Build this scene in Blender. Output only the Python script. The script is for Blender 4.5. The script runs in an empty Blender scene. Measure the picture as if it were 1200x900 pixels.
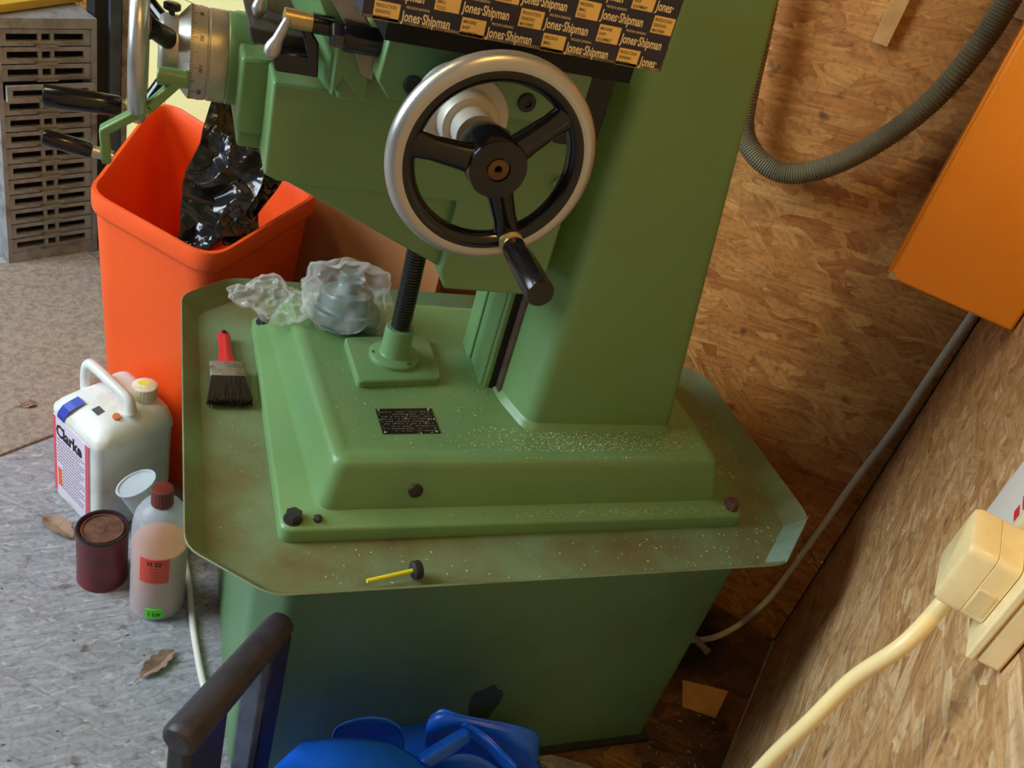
import bpy, bmesh, math, random
from mathutils import Vector, Matrix, noise
random.seed(7)
S = bpy.context.scene
COL = S.collection

# ------------------------------------------------------------------ camera
FPX = 1063.3
YAW, PITCH, ROLL = (math.radians(v) for v in (26.5993, 33.3285, 17.4392))
CAM = Vector((0, 0, 1.30))
fwd = Vector((math.sin(YAW)*math.cos(PITCH), math.cos(YAW)*math.cos(PITCH), -math.sin(PITCH)))
rt0 = Vector((math.cos(YAW), -math.sin(YAW), 0)); up0 = rt0.cross(fwd)
rt = rt0*math.cos(ROLL) + up0*math.sin(ROLL)
up = -rt0*math.sin(ROLL) + up0*math.cos(ROLL)
cd = bpy.data.cameras.new('camera'); cam = bpy.data.objects.new('camera', cd); COL.objects.link(cam)
cd.sensor_width = 36; cd.lens = FPX/1200*36; cd.clip_start = .02
M3 = Matrix((rt, up, -fwd)).transposed()
cam.matrix_world = Matrix.Translation(CAM) @ M3.to_4x4()
S.camera = cam

# ------------------------------------------------------------------ world, lights, exposure
S.view_settings.view_transform = 'Standard'; S.view_settings.look = 'None'
S.view_settings.gamma = 1; S.view_settings.use_curve_mapping = False
S.view_settings.exposure = 0.0
w = bpy.data.worlds.new('world'); S.world = w; w.use_nodes = True
bg = w.node_tree.nodes['Background']; bg.inputs[0].default_value = (1, .80, .50, 1); bg.inputs[1].default_value = .03
def area(name, loc, target, size, power, color, sy=None):
    l = bpy.data.lights.new(name, 'AREA'); o = bpy.data.objects.new(name, l); COL.objects.link(o)
    l.energy = power; l.color = color; l.size = size
    if sy: l.shape = 'RECTANGLE'; l.size_y = sy
    o.location = loc
    o.rotation_euler = (Vector(target)-Vector(loc)).to_track_quat('-Z', 'Y').to_euler()
    return o
area('window_daylight', (-2.2, 1.45, 1.8), (0.2, 1.0, .4), 1.5, 96, (.76, .90, 1), 1.5)
area('open_door_daylight', (-1.3, -1.0, 1.7), (.4, .9, .4), .9, 1.4, (.72, .86, 1), 1.6)
area('ceiling_lamp', (.30, -.05, 2.35), (.6, .6, .6), .3, 20, (1, .60, .14))
area('workshop_lamp', (-.9, 1.2, 2.5), (-.2, 2.2, .5), .4, 9, (1, .86, .45))
# unseen warm spot added, aimed at the column, cone cut to spare the stand
sl_ = bpy.data.lights.new('added_warm_spot', 'SPOT'); so = bpy.data.objects.new('added_warm_spot', sl_); COL.objects.link(so)
sl_.energy = 215; sl_.color = (1, .55, .10); sl_.spot_size = math.radians(64); sl_.spot_blend = .35; sl_.shadow_soft_size = .09
so.location = (.32, -.35, 2.02); so.rotation_euler = (Vector((.75, 1.05, 1.22))-so.location).to_track_quat('-Z', 'Y').to_euler()

# ------------------------------------------------------------------ point helpers (known depth plane -> place)
def ray(px, py):
    return rt*((px-600)/FPX) - up*((py-450)/FPX) + fwd
def at(px, py, ax, v):
    d = ray(px, py); i = 'xyz'.index(ax); t = (v-CAM[i])/d[i]; return CAM + d*t
def atY(px, py, v): return at(px, py, 'y', v)
def atZ(px, py, v): return at(px, py, 'z', v)
def up_at(px, py, p):       # height above point p seen at the pixel
    d = ray(px, py); q = Vector(p)
    h = Vector((d.x, d.y)); t = (q.x*h.x+q.y*h.y)/h.length_squared
    return CAM.z + d.z*t
A0 = Vector((1.208, .919, 0))
RD = Vector((-.72199, -.69191, 0)); NN = Vector((-.69191, .72199, 0))
def W(s, n, z): return A0 + RD*s + NN*n + Vector((0, 0, z))
def on_plane(px, py, p, n):
    d = ray(px, py); t = (Vector(p)-CAM).dot(n)/d.dot(n); return CAM + d*t
def on_back(px, py, off=0): return on_plane(px, py, W(off, 0, 0), RD)
def on_right(px, py, off=0): return on_plane(px, py, W(0, off, 0), NN)

# ------------------------------------------------------------------ materials
def mat(name, col, rough=.5, metal=0, **k):
    m = bpy.data.materials.new(name); m.use_nodes = True
    b = m.node_tree.nodes['Principled BSDF']
    b.inputs['Base Color'].default_value = (*col, 1); b.inputs['Roughness'].default_value = rough
    b.inputs['Metallic'].default_value = metal
    for a, v in k.items(): b.inputs[a].default_value = v
    return m
def N(m, t, **k):
    n = m.node_tree.nodes.new(t)
    for a, v in k.items():
        if a.startswith('i_'): n.inputs[a[2:].replace('_', ' ')].default_value = v
        else: setattr(n, a, v)
    return n
def L(m, a, b): m.node_tree.links.new(a, b)
def ramp(m, fac, stops):
    r = N(m, 'ShaderNodeValToRGB'); e = r.color_ramp.elements
    while len(e) < len(stops): e.new(.5)
    for x, (p, c) in zip(e, stops): x.position = p; x.color = (*c, 1) if len(c) == 3 else c
    L(m, fac, r.inputs[0]); return r.outputs[0]
def mix(m, fac, a, b, mode='MIX'):
    n = N(m, 'ShaderNodeMix', data_type='RGBA', blend_type=mode)
    if isinstance(fac, float): n.inputs[0].default_value = fac
    else: L(m, fac, n.inputs[0])
    for i, v in ((6, a), (7, b)):
        if isinstance(v, tuple): n.inputs[i].default_value = (*v, 1)
        else: L(m, v, n.inputs[i])
    return n.outputs[2]
def worn(name, col, col2, rough=.45, scale=8, bump=.15, bscale=120, metal=0, lo=.45, hi=.7, **k):
    """base colour with patches of a second colour, fine relief"""
    m = mat(name, col, rough, metal, **k); b = m.node_tree.nodes['Principled BSDF']
    tc = N(m, 'ShaderNodeTexCoord')
    n = N(m, 'ShaderNodeTexNoise'); n.inputs['Scale'].default_value = scale; n.inputs['Detail'].default_value = 6
    n.inputs['Roughness'].default_value = .65
    L(m, tc.outputs['Object'], n.inputs[0])
    c = ramp(m, n.outputs[0], [(lo, (0, 0, 0)), (hi, (1, 1, 1))])
    L(m, mix(m, c, col, col2), b.inputs['Base Color'])
    n2 = N(m, 'ShaderNodeTexNoise'); n2.inputs['Scale'].default_value = bscale; n2.inputs['Detail'].default_value = 3
    L(m, tc.outputs['Object'], n2.inputs[0])
    bp = N(m, 'ShaderNodeBump'); bp.inputs['Strength'].default_value = bump; bp.inputs['Distance'].default_value = .002
    L(m, n2.outputs[0], bp.inputs['Height']); L(m, bp.outputs[0], b.inputs['Normal'])
    return m
def srgb(r, g, b):
    return tuple(((v/255+.055)/1.055)**2.4 if v > 10 else v/255/12.92 for v in (r, g, b))

def osb(name, cols, scale=9, dirt=None, bump=.5, rough=.6):
    m = mat(name, cols[0], rough); b = m.node_tree.nodes['Principled BSDF']
    tc = N(m, 'ShaderNodeTexCoord')
    wn = N(m, 'ShaderNodeTexNoise'); wn.inputs['Scale'].default_value = 9; wn.inputs['Detail'].default_value = 5
    L(m, tc.outputs['Object'], wn.inputs[0])
    layers = []
    for i, (ang, st) in enumerate(((.05, 3.2), (-.55, 2.6), (.62, 3.0), (-.15, 4.0))):
        mp = N(m, 'ShaderNodeMapping'); mp.inputs['Rotation'].default_value = (0, 0, ang)
        mp.inputs['Location'].default_value = (i*3.1, i*1.7, 0)
        L(m, tc.outputs['Object'], mp.inputs[0])
        mp2 = N(m, 'ShaderNodeMapping'); mp2.inputs['Scale'].default_value = (scale, scale*st, scale)
        L(m, mp.outputs[0], mp2.inputs[0])
        ad = N(m, 'ShaderNodeVectorMath', operation='MULTIPLY_ADD')
        L(m, wn.outputs['Color'], ad.inputs[0]); ad.inputs[1].default_value = (2.2, 2.2, 2.2); L(m, mp2.outputs[0], ad.inputs[2])
        v = N(m, 'ShaderNodeTexVoronoi'); v.inputs['Scale'].default_value = 1; v.inputs['Randomness'].default_value = 1
        L(m, ad.outputs[0], v.inputs['Vector'])
        # fibre streaks along the flake
        mp3 = N(m, 'ShaderNodeMapping'); mp3.inputs['Scale'].default_value = (12, 160, 12)
        L(m, mp.outputs[0], mp3.inputs[0])
        fn = N(m, 'ShaderNodeTexNoise'); fn.inputs['Scale'].default_value = 1; fn.inputs['Detail'].default_value = 3
        L(m, mp3.outputs[0], fn.inputs[0])
        sp = N(m, 'ShaderNodeSeparateColor'); L(m, v.outputs['Color'], sp.inputs[0])
        layers.append((sp, v, fn))
    def pick(idx):
        out = None
        for i, l in enumerate(layers):
            o = l[0].outputs[0] if idx == 0 else (l[2].outputs[0] if idx == 1 else l[0].outputs[2])
            if out is None: out = o; continue
            g = N(m, 'ShaderNodeMath', operation='GREATER_THAN'); g.inputs[1].default_value = .52
            L(m, layers[i][0].outputs[1], g.inputs[0])
            mx = N(m, 'ShaderNodeMix'); L(m, g.outputs[0], mx.inputs[0]); L(m, out, mx.inputs[2]); L(m, o, mx.inputs[3])
            out = mx.outputs[0]
        return out
    cell = pick(0); fib = pick(1)
    n = len(cols)
    c = ramp(m, cell, [(i/(n-1), cols[i]) for i in range(n)])
    fr = ramp(m, fib, [(.3, (.62, .58, .52)), (.6, (1, 1, 1)), (.8, (1.0, 1.0, 1.0))])
    c = mix(m, .8, c, fr, 'MULTIPLY')
    gn = N(m, 'ShaderNodeTexNoise'); gn.inputs['Scale'].default_value = 110; gn.inputs['Detail'].default_value = 4
    L(m, tc.outputs['Object'], gn.inputs[0])
    c = mix(m, .7, c, ramp(m, gn.outputs[0], [(.3, (.62, .56, .5)), (.5, (1, 1, 1)), (.72, (1.0, 1.0, 1.0))]), 'MULTIPLY')
    dk = N(m, 'ShaderNodeTexNoise'); dk.inputs['Scale'].default_value = 30; dk.inputs['Detail'].default_value = 5
    L(m, tc.outputs['Object'], dk.inputs[0])
    spots = ramp(m, dk.outputs[0], [(.62, (0, 0, 0)), (.73, (.7, .7, .7))])
    c = mix(m, spots, c, srgb(80, 45, 18))
    if dirt:
        dn = N(m, 'ShaderNodeTexNoise'); dn.inputs['Scale'].default_value = 3.5; dn.inputs['Detail'].default_value = 7
        L(m, tc.outputs['Object'], dn.inputs[0])
        c = mix(m, ramp(m, dn.outputs[0], [(.4, (0, 0, 0)), (.62, (1, 1, 1))]), c, dirt)
    L(m, c, b.inputs['Base Color'])
    ad = N(m, 'ShaderNodeMath', operation='MULTIPLY_ADD'); L(m, cell, ad.inputs[0]); ad.inputs[1].default_value = .6; L(m, fib, ad.inputs[2])
    bp = N(m, 'ShaderNodeBump'); bp.inputs['Strength'].default_value = bump; bp.inputs['Distance'].default_value = .003
    L(m, ad.outputs[0], bp.inputs['Height']); L(m, bp.outputs[0], b.inputs['Normal'])
    return m

G1, G2 = srgb(112, 150, 98), srgb(96, 122, 66)
green = worn('green_paint', G1, srgb(108, 142, 84), .36, 5, .10, 60)
green_dirty = worn('green_paint_dirty', srgb(116, 140, 104), srgb(108, 98, 58), .5, 6, .15, 90, lo=.40, hi=.66)
green_cab = worn('green_paint_cabinet', srgb(98, 138, 98), srgb(88, 116, 72), .42, 2.5, .08, 60)
steel = worn('worn_steel', srgb(170, 165, 155), srgb(120, 110, 95), .38, 20, .1, 200, metal=.85)
alu = mat('polished_rim_metal', srgb(186, 184, 180), .34, .75)
grey_dial = mat('dial_grey', srgb(190, 185, 172), .5, .35)
black_paint = mat('black_enamel', (.006, .006, .007), .17)
black_plastic = mat('black_handle', (.009, .008, .009), .22)
black_rubber = worn('black_rubber', (.02, .02, .021), (.035, .035, .035), .6, 30, .2, 80)
brass = mat('brass', srgb(186, 166, 118), .4, .8)
dark = mat('dark_recess', (.008, .007, .006), .8)
screw_mat = mat('oiled_screw', (.10, .10, .10), .28, .9)
orange = worn('orange_plastic', srgb(252, 92, 26), srgb(240, 84, 28), .48, 4, .05, 60)
orange_box_m = worn('orange_painted_steel', srgb(255, 150, 26), srgb(250, 142, 20), .45, 8, .06, 100)
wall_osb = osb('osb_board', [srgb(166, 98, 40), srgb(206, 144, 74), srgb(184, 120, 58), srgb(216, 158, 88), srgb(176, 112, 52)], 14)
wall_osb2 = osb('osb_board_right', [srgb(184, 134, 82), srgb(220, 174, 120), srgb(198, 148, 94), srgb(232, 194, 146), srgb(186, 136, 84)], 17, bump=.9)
floor_m = osb('grey_painted_osb', [srgb(156, 158, 168), srgb(168, 170, 180), srgb(152, 154, 164), srgb(168, 168, 178), srgb(144, 146, 156)], 20, bump=.7, rough=.6)
# whitish chips where the grey paint has come off
def chips(m):
    b = m.node_tree.nodes['Principled BSDF']; old = b.inputs['Base Color'].links[0].from_socket
    tc = N(m, 'ShaderNodeTexCoord'); mp = N(m, 'ShaderNodeMapping'); mp.inputs['Scale'].default_value = (46, 85, 1); mp.inputs['Rotation'].default_value = (0, 0, .5)
    L(m, tc.outputs['Object'], mp.inputs[0])
    n = N(m, 'ShaderNodeTexNoise'); n.inputs['Scale'].default_value = 1; n.inputs['Detail'].default_value = 4; n.inputs['Distortion'].default_value = .8
    L(m, mp.outputs[0], n.inputs[0])
    c = mix(m, ramp(m, n.outputs[0], [(.60, (0, 0, 0)), (.68, (.8, .8, .8))]), old, srgb(190, 188, 190))
    n3 = N(m, 'ShaderNodeTexNoise'); n3.inputs['Scale'].default_value = 45; n3.inputs['Detail'].default_value = 2
    L(m, tc.outputs['Object'], n3.inputs[0])
    c = mix(m, ramp(m, n3.outputs[0], [(.70, (0, 0, 0)), (.74, (1, 1, 1))]), c, srgb(60, 58, 58))
    L(m, c, b.inputs['Base Color'])
chips(floor_m)
carpet_m = worn('brown_grey_carpet', srgb(166, 152, 140), srgb(136, 122, 110), .95, 90, .9, 260, lo=.4, hi=.62)
pale_floor = worn('pale_concrete', srgb(172, 168, 162), srgb(140, 135, 130), .9, 60, .6, 150)
bare_floor = osb('bare_dirty_osb', [srgb(92, 58, 28), srgb(150, 104, 52), srgb(112, 74, 38), srgb(170, 120, 62), srgb(84, 56, 30)], 13, dirt=srgb(40, 30, 22), bump=.9)
cream = worn('cream_paint', srgb(232, 224, 160), srgb(222, 214, 150), .5, 3, .04, 30)
white_plastic = worn('white_plastic', srgb(226, 230, 228), srgb(202, 196, 176), .4, 16, .05, 50, lo=.5, hi=.75)
cable_m = mat('white_cable', srgb(226, 222, 210), .4)
socket_m = worn('cream_socket_plastic', srgb(250, 226, 172), srgb(240, 206, 138), .3, 20, .02, 40)
tan_board = worn('tan_chipboard', srgb(190, 128, 80), srgb(176, 112, 66), .6, 5, .1, 150)
grey_steel = worn('grey_drawer_steel', srgb(156, 158, 164), srgb(116, 112, 110), .45, 25, .1, 150, metal=.2)
blue_m = worn('blue_vinyl', srgb(16, 96, 216), srgb(12, 76, 186), .34, 6, .1, 80)
can_m = worn('maroon_tin', srgb(112, 44, 52), srgb(84, 34, 38), .45, 20, .1, 90)
rust = worn('rusty_brown', srgb(120, 80, 62), srgb(70, 44, 34), .9, 40, .6, 120)
red_plastic = mat('red_plastic', srgb(206, 40, 46), .35)
yellow = mat('yellow_plastic', srgb(232, 220, 40), .45)
wood_pale = worn('pale_wood', srgb(206, 160, 100), srgb(180, 130, 72), .6, 14, .1, 150)
leaf_m = worn('dry_leaf', srgb(160, 130, 108), srgb(122, 94, 78), .8, 60, .4, 200)
slate = worn('slate_post_lit_side', srgb(84, 96, 118), srgb(58, 66, 84), .45, 20, .1, 80)  # own colour of the upright; on the chair bracket a painted lit side
def clearm(name, col, rough, ior=1.4, trans=.9, alpha=1):
    return mat(name, col, rough, 0, **{'Transmission Weight': trans, 'IOR': ior, 'Alpha': alpha})

# ------------------------------------------------------------------ mesh helpers
def obj(name, bm, m, parent=None, smooth=True, bevel=0, seg=2, ang=35, mods=()):
    me = bpy.data.meshes.new(name); bmesh.ops.recalc_face_normals(bm, faces=bm.faces); bm.to_mesh(me); bm.free()
    ms = m if isinstance(m, (list, tuple)) else [m]
    for x in ms: me.materials.append(x)
    o = bpy.data.objects.new(name, me); COL.objects.link(o)
    if bevel:
        b = o.modifiers.new('bevel', 'BEVEL'); b.width = bevel; b.segments = seg; b.limit_method = 'ANGLE'; b.angle_limit = math.radians(ang)
        b.harden_normals = False
    if smooth:
        for p in me.polygons: p.use_smooth = True
        me.set_sharp_from_angle(angle=math.radians(40))
    if parent: o.parent = parent
    return o
def thing(name, label, cat, group=None):
    o = bpy.data.objects.new(name, None); COL.objects.link(o); o.empty_display_size = .05
    return tag(o, label, cat, group)
def tag(o, label, cat, group=None, kind=None):
    o['label'] = label; o['category'] = cat
    if group: o['group'] = group
    if kind: o['kind'] = kind
    return o
def base_at(root, loc):
    """put the empty at the thing's base while its parts keep their world places"""
    root.location = loc; inv = Matrix.Translation(-Vector(loc))
    for c in root.children: c.matrix_parent_inverse = inv
def BM(): return bmesh.new()
def box(bm, a, b, fr=None):
    x0, y0, z0 = a; x1, y1, z1 = b
    vs = [bm.verts.new((fr @ Vector(p)) if fr else p) for p in
          ((x0,y0,z0),(x1,y0,z0),(x1,y1,z0),(x0,y1,z0),(x0,y0,z1),(x1,y0,z1),(x1,y1,z1),(x0,y1,z1))]
    for f in ((0,3,2,1),(4,5,6,7),(0,1,5,4),(1,2,6,5),(2,3,7,6),(3,0,4,7)): bm.faces.new([vs[i] for i in f])
def loft(bm, loops, cap0=True, cap1=True, mi=0):
    rs = [[bm.verts.new(p) for p in l] for l in loops]; n = len(rs[0])
    for a, b in zip(rs, rs[1:]):
        for i in range(n):
            f = bm.faces.new((a[i], a[(i+1) % n], b[(i+1) % n], b[i])); f.material_index = mi
    if cap0: bm.faces.new(rs[0][::-1]).material_index = mi
    if cap1: bm.faces.new(rs[-1]).material_index = mi
    return rs
def extr(bm, pts, vec):
    pts = [Vector(p) for p in pts]; loft(bm, [pts, [p+Vector(vec) for p in pts]])
def slabY(bm, px, y0, y1):
    """outline on plane y0 carried back to y1"""
    extr(bm, [atY(x, y, y0) for x, y in px], (0, y1-y0, 0))
def frame(c, axis):
    z = Vector(axis).normalized(); q = z.to_track_quat('Z', 'Y'); return Matrix.Translation(Vector(c)) @ q.to_matrix().to_4x4()
def lathe(bm, prof, c, axis, n=40, cap0=True, cap1=True, mi=0):
    F = frame(c, axis)
    loops = [[F @ Vector((r*math.cos(2*math.pi*i/n), r*math.sin(2*math.pi*i/n), h)) for i in range(n)] for r, h in prof]
    return loft(bm, loops, cap0, cap1, mi)
def cyl(bm, a, b, r, r2=None, n=24):
    a = Vector(a); b = Vector(b); lathe(bm, [(r, 0), (r if r2 is None else r2, (b-a).length)], a, b-a, n)
def smooth_path(pts, k=8):
    pts = [Vector(p) for p in pts]; out = []
    P = [pts[0]*2-pts[1]]+pts+[pts[-1]*2-pts[-2]]
    for i in range(1, len(P)-2):
        for j in range(k):
            t = j/k; p0, p1, p2, p3 = P[i-1:i+3]
            out.append(.5*((2*p1)+(p2-p0)*t+(2*p0-5*p1+4*p2-p3)*t*t+(3*p1-p0-3*p2+p3)*t**3))
    out.append(pts[-1]); return out
def tube(bm, pts, r, n=12, k=8, rf=None):
    path = smooth_path(pts, k) if k > 1 else [Vector(p) for p in pts]
    loops = []; prev = None
    for i, p in enumerate(path):
        d = (path[min(i+1, len(path)-1)]-path[max(i-1, 0)]).normalized()
        if prev is None: prev = d.orthogonal().normalized()
        u = (prev-d*prev.dot(d)).normalized(); v = d.cross(u); prev = u
        rr = rf(i, len(path)) if rf else r
        loops.append([p+u*rr*math.cos(2*math.pi*j/n)+v*rr*math.sin(2*math.pi*j/n) for j in range(n)])
    loft(bm, loops)
def rpoly(pts, r, n=5):
    """rounded corners for a flat convex outline of (x, y)"""
    out = []; m = len(pts); pts = [Vector(p) for p in pts]
    for i in range(m):
        p = pts[i]; a = (pts[i-1]-p); b = (pts[(i+1) % m]-p); rr = min(r, a.length*.45, b.length*.45)
        a = p+a.normalized()*rr; b = p+b.normalized()*rr
        for j in range(n+1):
            t = j/n; out.append(a*(1-t)**2+p*2*t*(1-t)+b*t*t)
    return out
def inset(pts, d):
    pts = [Vector(p) for p in pts]; m = len(pts); out = []
    ar = sum(pts[i].x*pts[(i+1) % m].y-pts[(i+1) % m].x*pts[i].y for i in range(m)); sg = 1 if ar > 0 else -1
    for i in range(m):
        p = pts[i]; e1 = (p-pts[i-1]).normalized(); e2 = (pts[(i+1) % m]-p).normalized()
        n1 = Vector((-e1.y, e1.x))*sg; n2 = Vector((-e2.y, e2.x))*sg
        b = (n1+n2); b = b/ (b.length_squared/2) if b.length else n1
        out.append(p+b*d)
    return out
def z3(pts, z): return [Vector((p.x, p.y, z)) for p in pts]
def hexbolt(bm, c, axis, r, h):
    F = frame(c, axis)
    l = lambda rr, z: [F @ Vector((rr*math.cos(math.pi/3*i+.3), rr*math.sin(math.pi/3*i+.3), z)) for i in range(6)]
    loft(bm, [l(r, 0), l(r, h*.85), l(r*.88, h)])
def text_into(bm, s, size, F, mi=0, bold=.0, align='LEFT', depth=.0002, squeeze=1.0):
    c = bpy.data.curves.new('t', 'FONT'); c.body = s; c.size = size; c.offset = bold; c.extrude = depth; c.align_x = align; c.resolution_u = 2
    o = bpy.data.objects.new('t', c); COL.objects.link(o)
    bpy.context.view_layer.update()
    me = o.to_mesh(); off = len(bm.verts)
    vs = [bm.verts.new(F @ Vector((v.co.x*squeeze, v.co.y, v.co.z))) for v in me.vertices]
    for p in me.polygons:
        try: bm.faces.new([vs[i] for i in p.vertices]).material_index = mi
        except ValueError: pass
    wdt = max((v.co.x for v in me.vertices), default=0)*squeeze
    o.to_mesh_clear(); bpy.data.objects.remove(o); bpy.data.curves.remove(c)
    return wdt
def facing(o, right, upv):
    r = Vector(right).normalized(); u = Vector(upv); u = (u-r*u.dot(r)).normalized(); n = r.cross(u)
    return Matrix.Translation(Vector(o)) @ Matrix((r, u, n)).transposed().to_4x4()

# ================================================================== SETTING
def struct(name, bm, m, **k):
    o = obj(name, bm, m, **k); o['kind'] = 'structure'; return o
bm = BM(); box(bm, (-2.6, -1.2, -.05), (2.2, 4.2, 0)); struct('floor', bm, floor_m, smooth=False)
def panel_wall(name, p, u, length, h, m, th=.03):
    # local frame: X along the wall, Y up, so the boards' flakes lie in the wall's plane
    u = Vector(u).normalized(); n = u.cross(Vector((0, 0, 1)))
    bm = BM(); box(bm, (0, 0, -th), (length, h, 0)); o = struct(name, bm, m, smooth=False)
    z = u.cross(Vector((0, 0, 1)))
    o.matrix_world = Matrix.Translation(Vector(p)) @ Matrix((u, Vector((0, 0, 1)), z)).transposed().to_4x4()
    return o
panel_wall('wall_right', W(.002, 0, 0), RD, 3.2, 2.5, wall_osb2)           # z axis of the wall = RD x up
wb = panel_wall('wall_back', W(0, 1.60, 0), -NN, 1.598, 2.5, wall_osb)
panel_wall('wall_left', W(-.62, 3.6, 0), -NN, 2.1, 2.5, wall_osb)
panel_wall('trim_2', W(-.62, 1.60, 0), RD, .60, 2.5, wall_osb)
bm = BM(); extr(bm, [W(.0, 0, .0), W(.003, 0, 0), W(.003, .002, 0), W(0, .002, 0)], (0, 0, 2.5)); struct('trim_1', bm, dark)
# bare dirty boards beside and behind the machine
bm = BM()
extr(bm, [(.145, 1.22, 0), (.145, 1.7, 0), (.72, 1.5, 0), W(.002, .003, 0), W(.60, .003, 0), (.83, .60, 0), (.70, .71, 0), (.62, .745, 0)], (0, 0, .0015))
o = struct('floor_bare_patch', bm, bare_floor, smooth=False)
# carpet tile with its dark edge, paler floor beyond
cA, cB = atZ(0, 535, 0), atZ(60, 512, 0); cd_ = (cB-cA).normalized()
bm = BM()
p1 = cA-cd_*1.6; p2 = cA+cd_*.55; nrm = Vector((-cd_.y, cd_.x, 0))
extr(bm, [p1, p2, p2+nrm*.62, p1+nrm*.62], (0, 0, .005)); tag(obj('carpet', bm, carpet_m, bevel=.002), 'brown grey carpet sheet on the floor behind the white jug', 'carpet')
bm = BM(); extr(bm, [p1+nrm*.625, p2+cd_*.05+nrm*.625, p2+cd_*.05+nrm*2.0, p1+nrm*2.0], (0, 0, .002)); struct('floor_pale_strip', bm, pale_floor, smooth=False)

# ================================================================== SURFACE GRINDER
MG = thing('surface_grinder', 'green surface grinding machine on its stand with drip tray, handwheels and slides', 'machine')
# --- stand
bm = BM()
cab = [(.130, .785), (.17, .745), (.818, .745), (.818, 1.16), (.78, 1.20), (.13, 1.20)]
loft(bm, [z3(rpoly(cab, .012), 0.012), z3(rpoly(cab, .012), .497)])
st = obj('stand_cabinet', bm, green_cab, MG)
for q in ((.735, .765), (1.16, 1.2)):
    bm = BM(); box(bm, (.17, q[0], 0), (.826, q[1], .012)); obj('foot_rail', bm, black_rubber, MG)
# oil-dark scuffs on the stand's front
bm = BM()
random.seed(3)
F = facing((.49, .7445, .155), (1, 0, 0), (0, 0, 1))
pts = []
for i in range(26):
    a = i/26*2*math.pi; r = 1+.35*noise.noise(Vector((math.cos(a)*1.7, math.sin(a)*1.7, 3)))
    pts.append(F @ Vector((.026*r*math.cos(a), .040*r*math.sin(a), 0)))
extr(bm, pts, (0, .0003, 0)); obj('oil_stain', bm, mat('oil_stain', srgb(62, 74, 48), .3), st)
# --- drip tray
ZR = .527
rim = [atZ(217, 640, ZR), atZ(318, 697, ZR), atZ(921, 661, ZR), atZ(948, 605, ZR), None, None, None, atZ(270, 325, ZR), atZ(213, 345, ZR)]
xr = rim[3].x
yb = rim[7].y
rim[4] = Vector((xr, 1.09, 0)); rim[5] = Vector((xr-.16, 1.09+.17, 0)); rim[6] = Vector((xr-.30, yb, 0))
rim2 = [Vector((p.x, p.y)) for p in rim]
inn = inset(rim2, .024)
ro, ri = rpoly(rim2, .02, 4), rpoly(inn, .012, 4)
bm = BM()
loft(bm, [z3(rpoly(inset(rim2, .028), .012, 4), .4965), z3(rpoly(inset(rim2, -.0015), .02, 4), ZR-.001), z3(ro, ZR), z3(ri, .5), z3(rpoly(inset(rim2, .03), .012, 4), .4995)])
tray = obj('drip_tray', bm, green_dirty, MG)
# tray corner with its cool highlight put into a paler colour
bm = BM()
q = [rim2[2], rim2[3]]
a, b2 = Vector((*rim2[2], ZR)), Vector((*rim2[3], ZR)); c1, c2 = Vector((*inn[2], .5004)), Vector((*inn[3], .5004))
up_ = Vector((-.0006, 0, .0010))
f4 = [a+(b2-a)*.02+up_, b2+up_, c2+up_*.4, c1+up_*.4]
extr(bm, [f4[0], f4[1], f4[2], f4[3]], (0, 0, .0002)); obj('highlight_corner', bm, worn('corner_highlight_paint', srgb(128, 156, 138), srgb(108, 134, 112), .5, 30, .1), tray)
# --- base casting
bm = BM()
fl = [(.150, .757), (.803, .763), (.803, 1.215), (.147, 1.215)]
ft = [(.197, .782), (.763, .788), (.763, 1.19), (.168, 1.19)]
tp = [(.207, .796), (.752, .800), (.752, 1.17), (.180, 1.17)]
R_ = lambda p, r: rpoly(p, r, 6)
loft(bm, [z3(R_(fl, .016), .5), z3(R_(fl, .016), .5165), z3(R_(inset(fl, .0015), .016), .5195), z3(R_(inset(fl, .005), .014), .5215),
          z3(R_(inset(ft, -.006), .018), .5255), z3(R_(inset(ft, -.001), .018), .5285), z3(R_(ft, .018), .536),
          z3(R_(tp, .018), .579), z3(R_(inset(tp, .002), .018), .586), z3(R_(inset(tp, .006), .018), .5895), z3(R_(inset(tp, .013), .014), .591),
          z3(R_(inset(tp, .020), .012), .5905), z3(R_(inset(tp, .026), .012), .589)])
base = obj('base_casting', bm, green, MG)
ZT = .589
for i, (x, y) in enumerate(((.166, .774), (.784, .780), (.163, 1.192))):
    bm = BM(); lathe(bm, [(.0115, 0), (.0115, .002)], (x, y, .5215), (0, 0, 1)); hexbolt(bm, (x, y, .5235), (0, 0, 1), .0105, .010)
    o = obj('bolt', bm, worn('rusted_bolt', srgb(96, 62, 52), srgb(60, 40, 34), .8, 60, .4) if i == 1 else black_rubber, base)
    if i == 1: o['label'] = 'rusty brown bolt at the right corner of the base'
bm = BM(); lathe(bm, [(.0055, 0), (.005, .005), (.003, .006)], (.194, .771, .5225), (0, 0, 1), 12); obj('small_screw', bm, black_rubber, base)
hc = atY(488, 578, .7835)
bm = BM(); lathe(bm, [(.0095, 0), (.0085, .0015), (.0065, .0015), (.0062, -.004)], (hc.x, .787, hc.z), (0, -1, .28), 24, True, True)
o = obj('drain_plug', bm, [worn('drain_metal', srgb(70, 66, 56), srgb(40, 36, 28), .5, 60, .1, metal=.5)], base)
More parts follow.
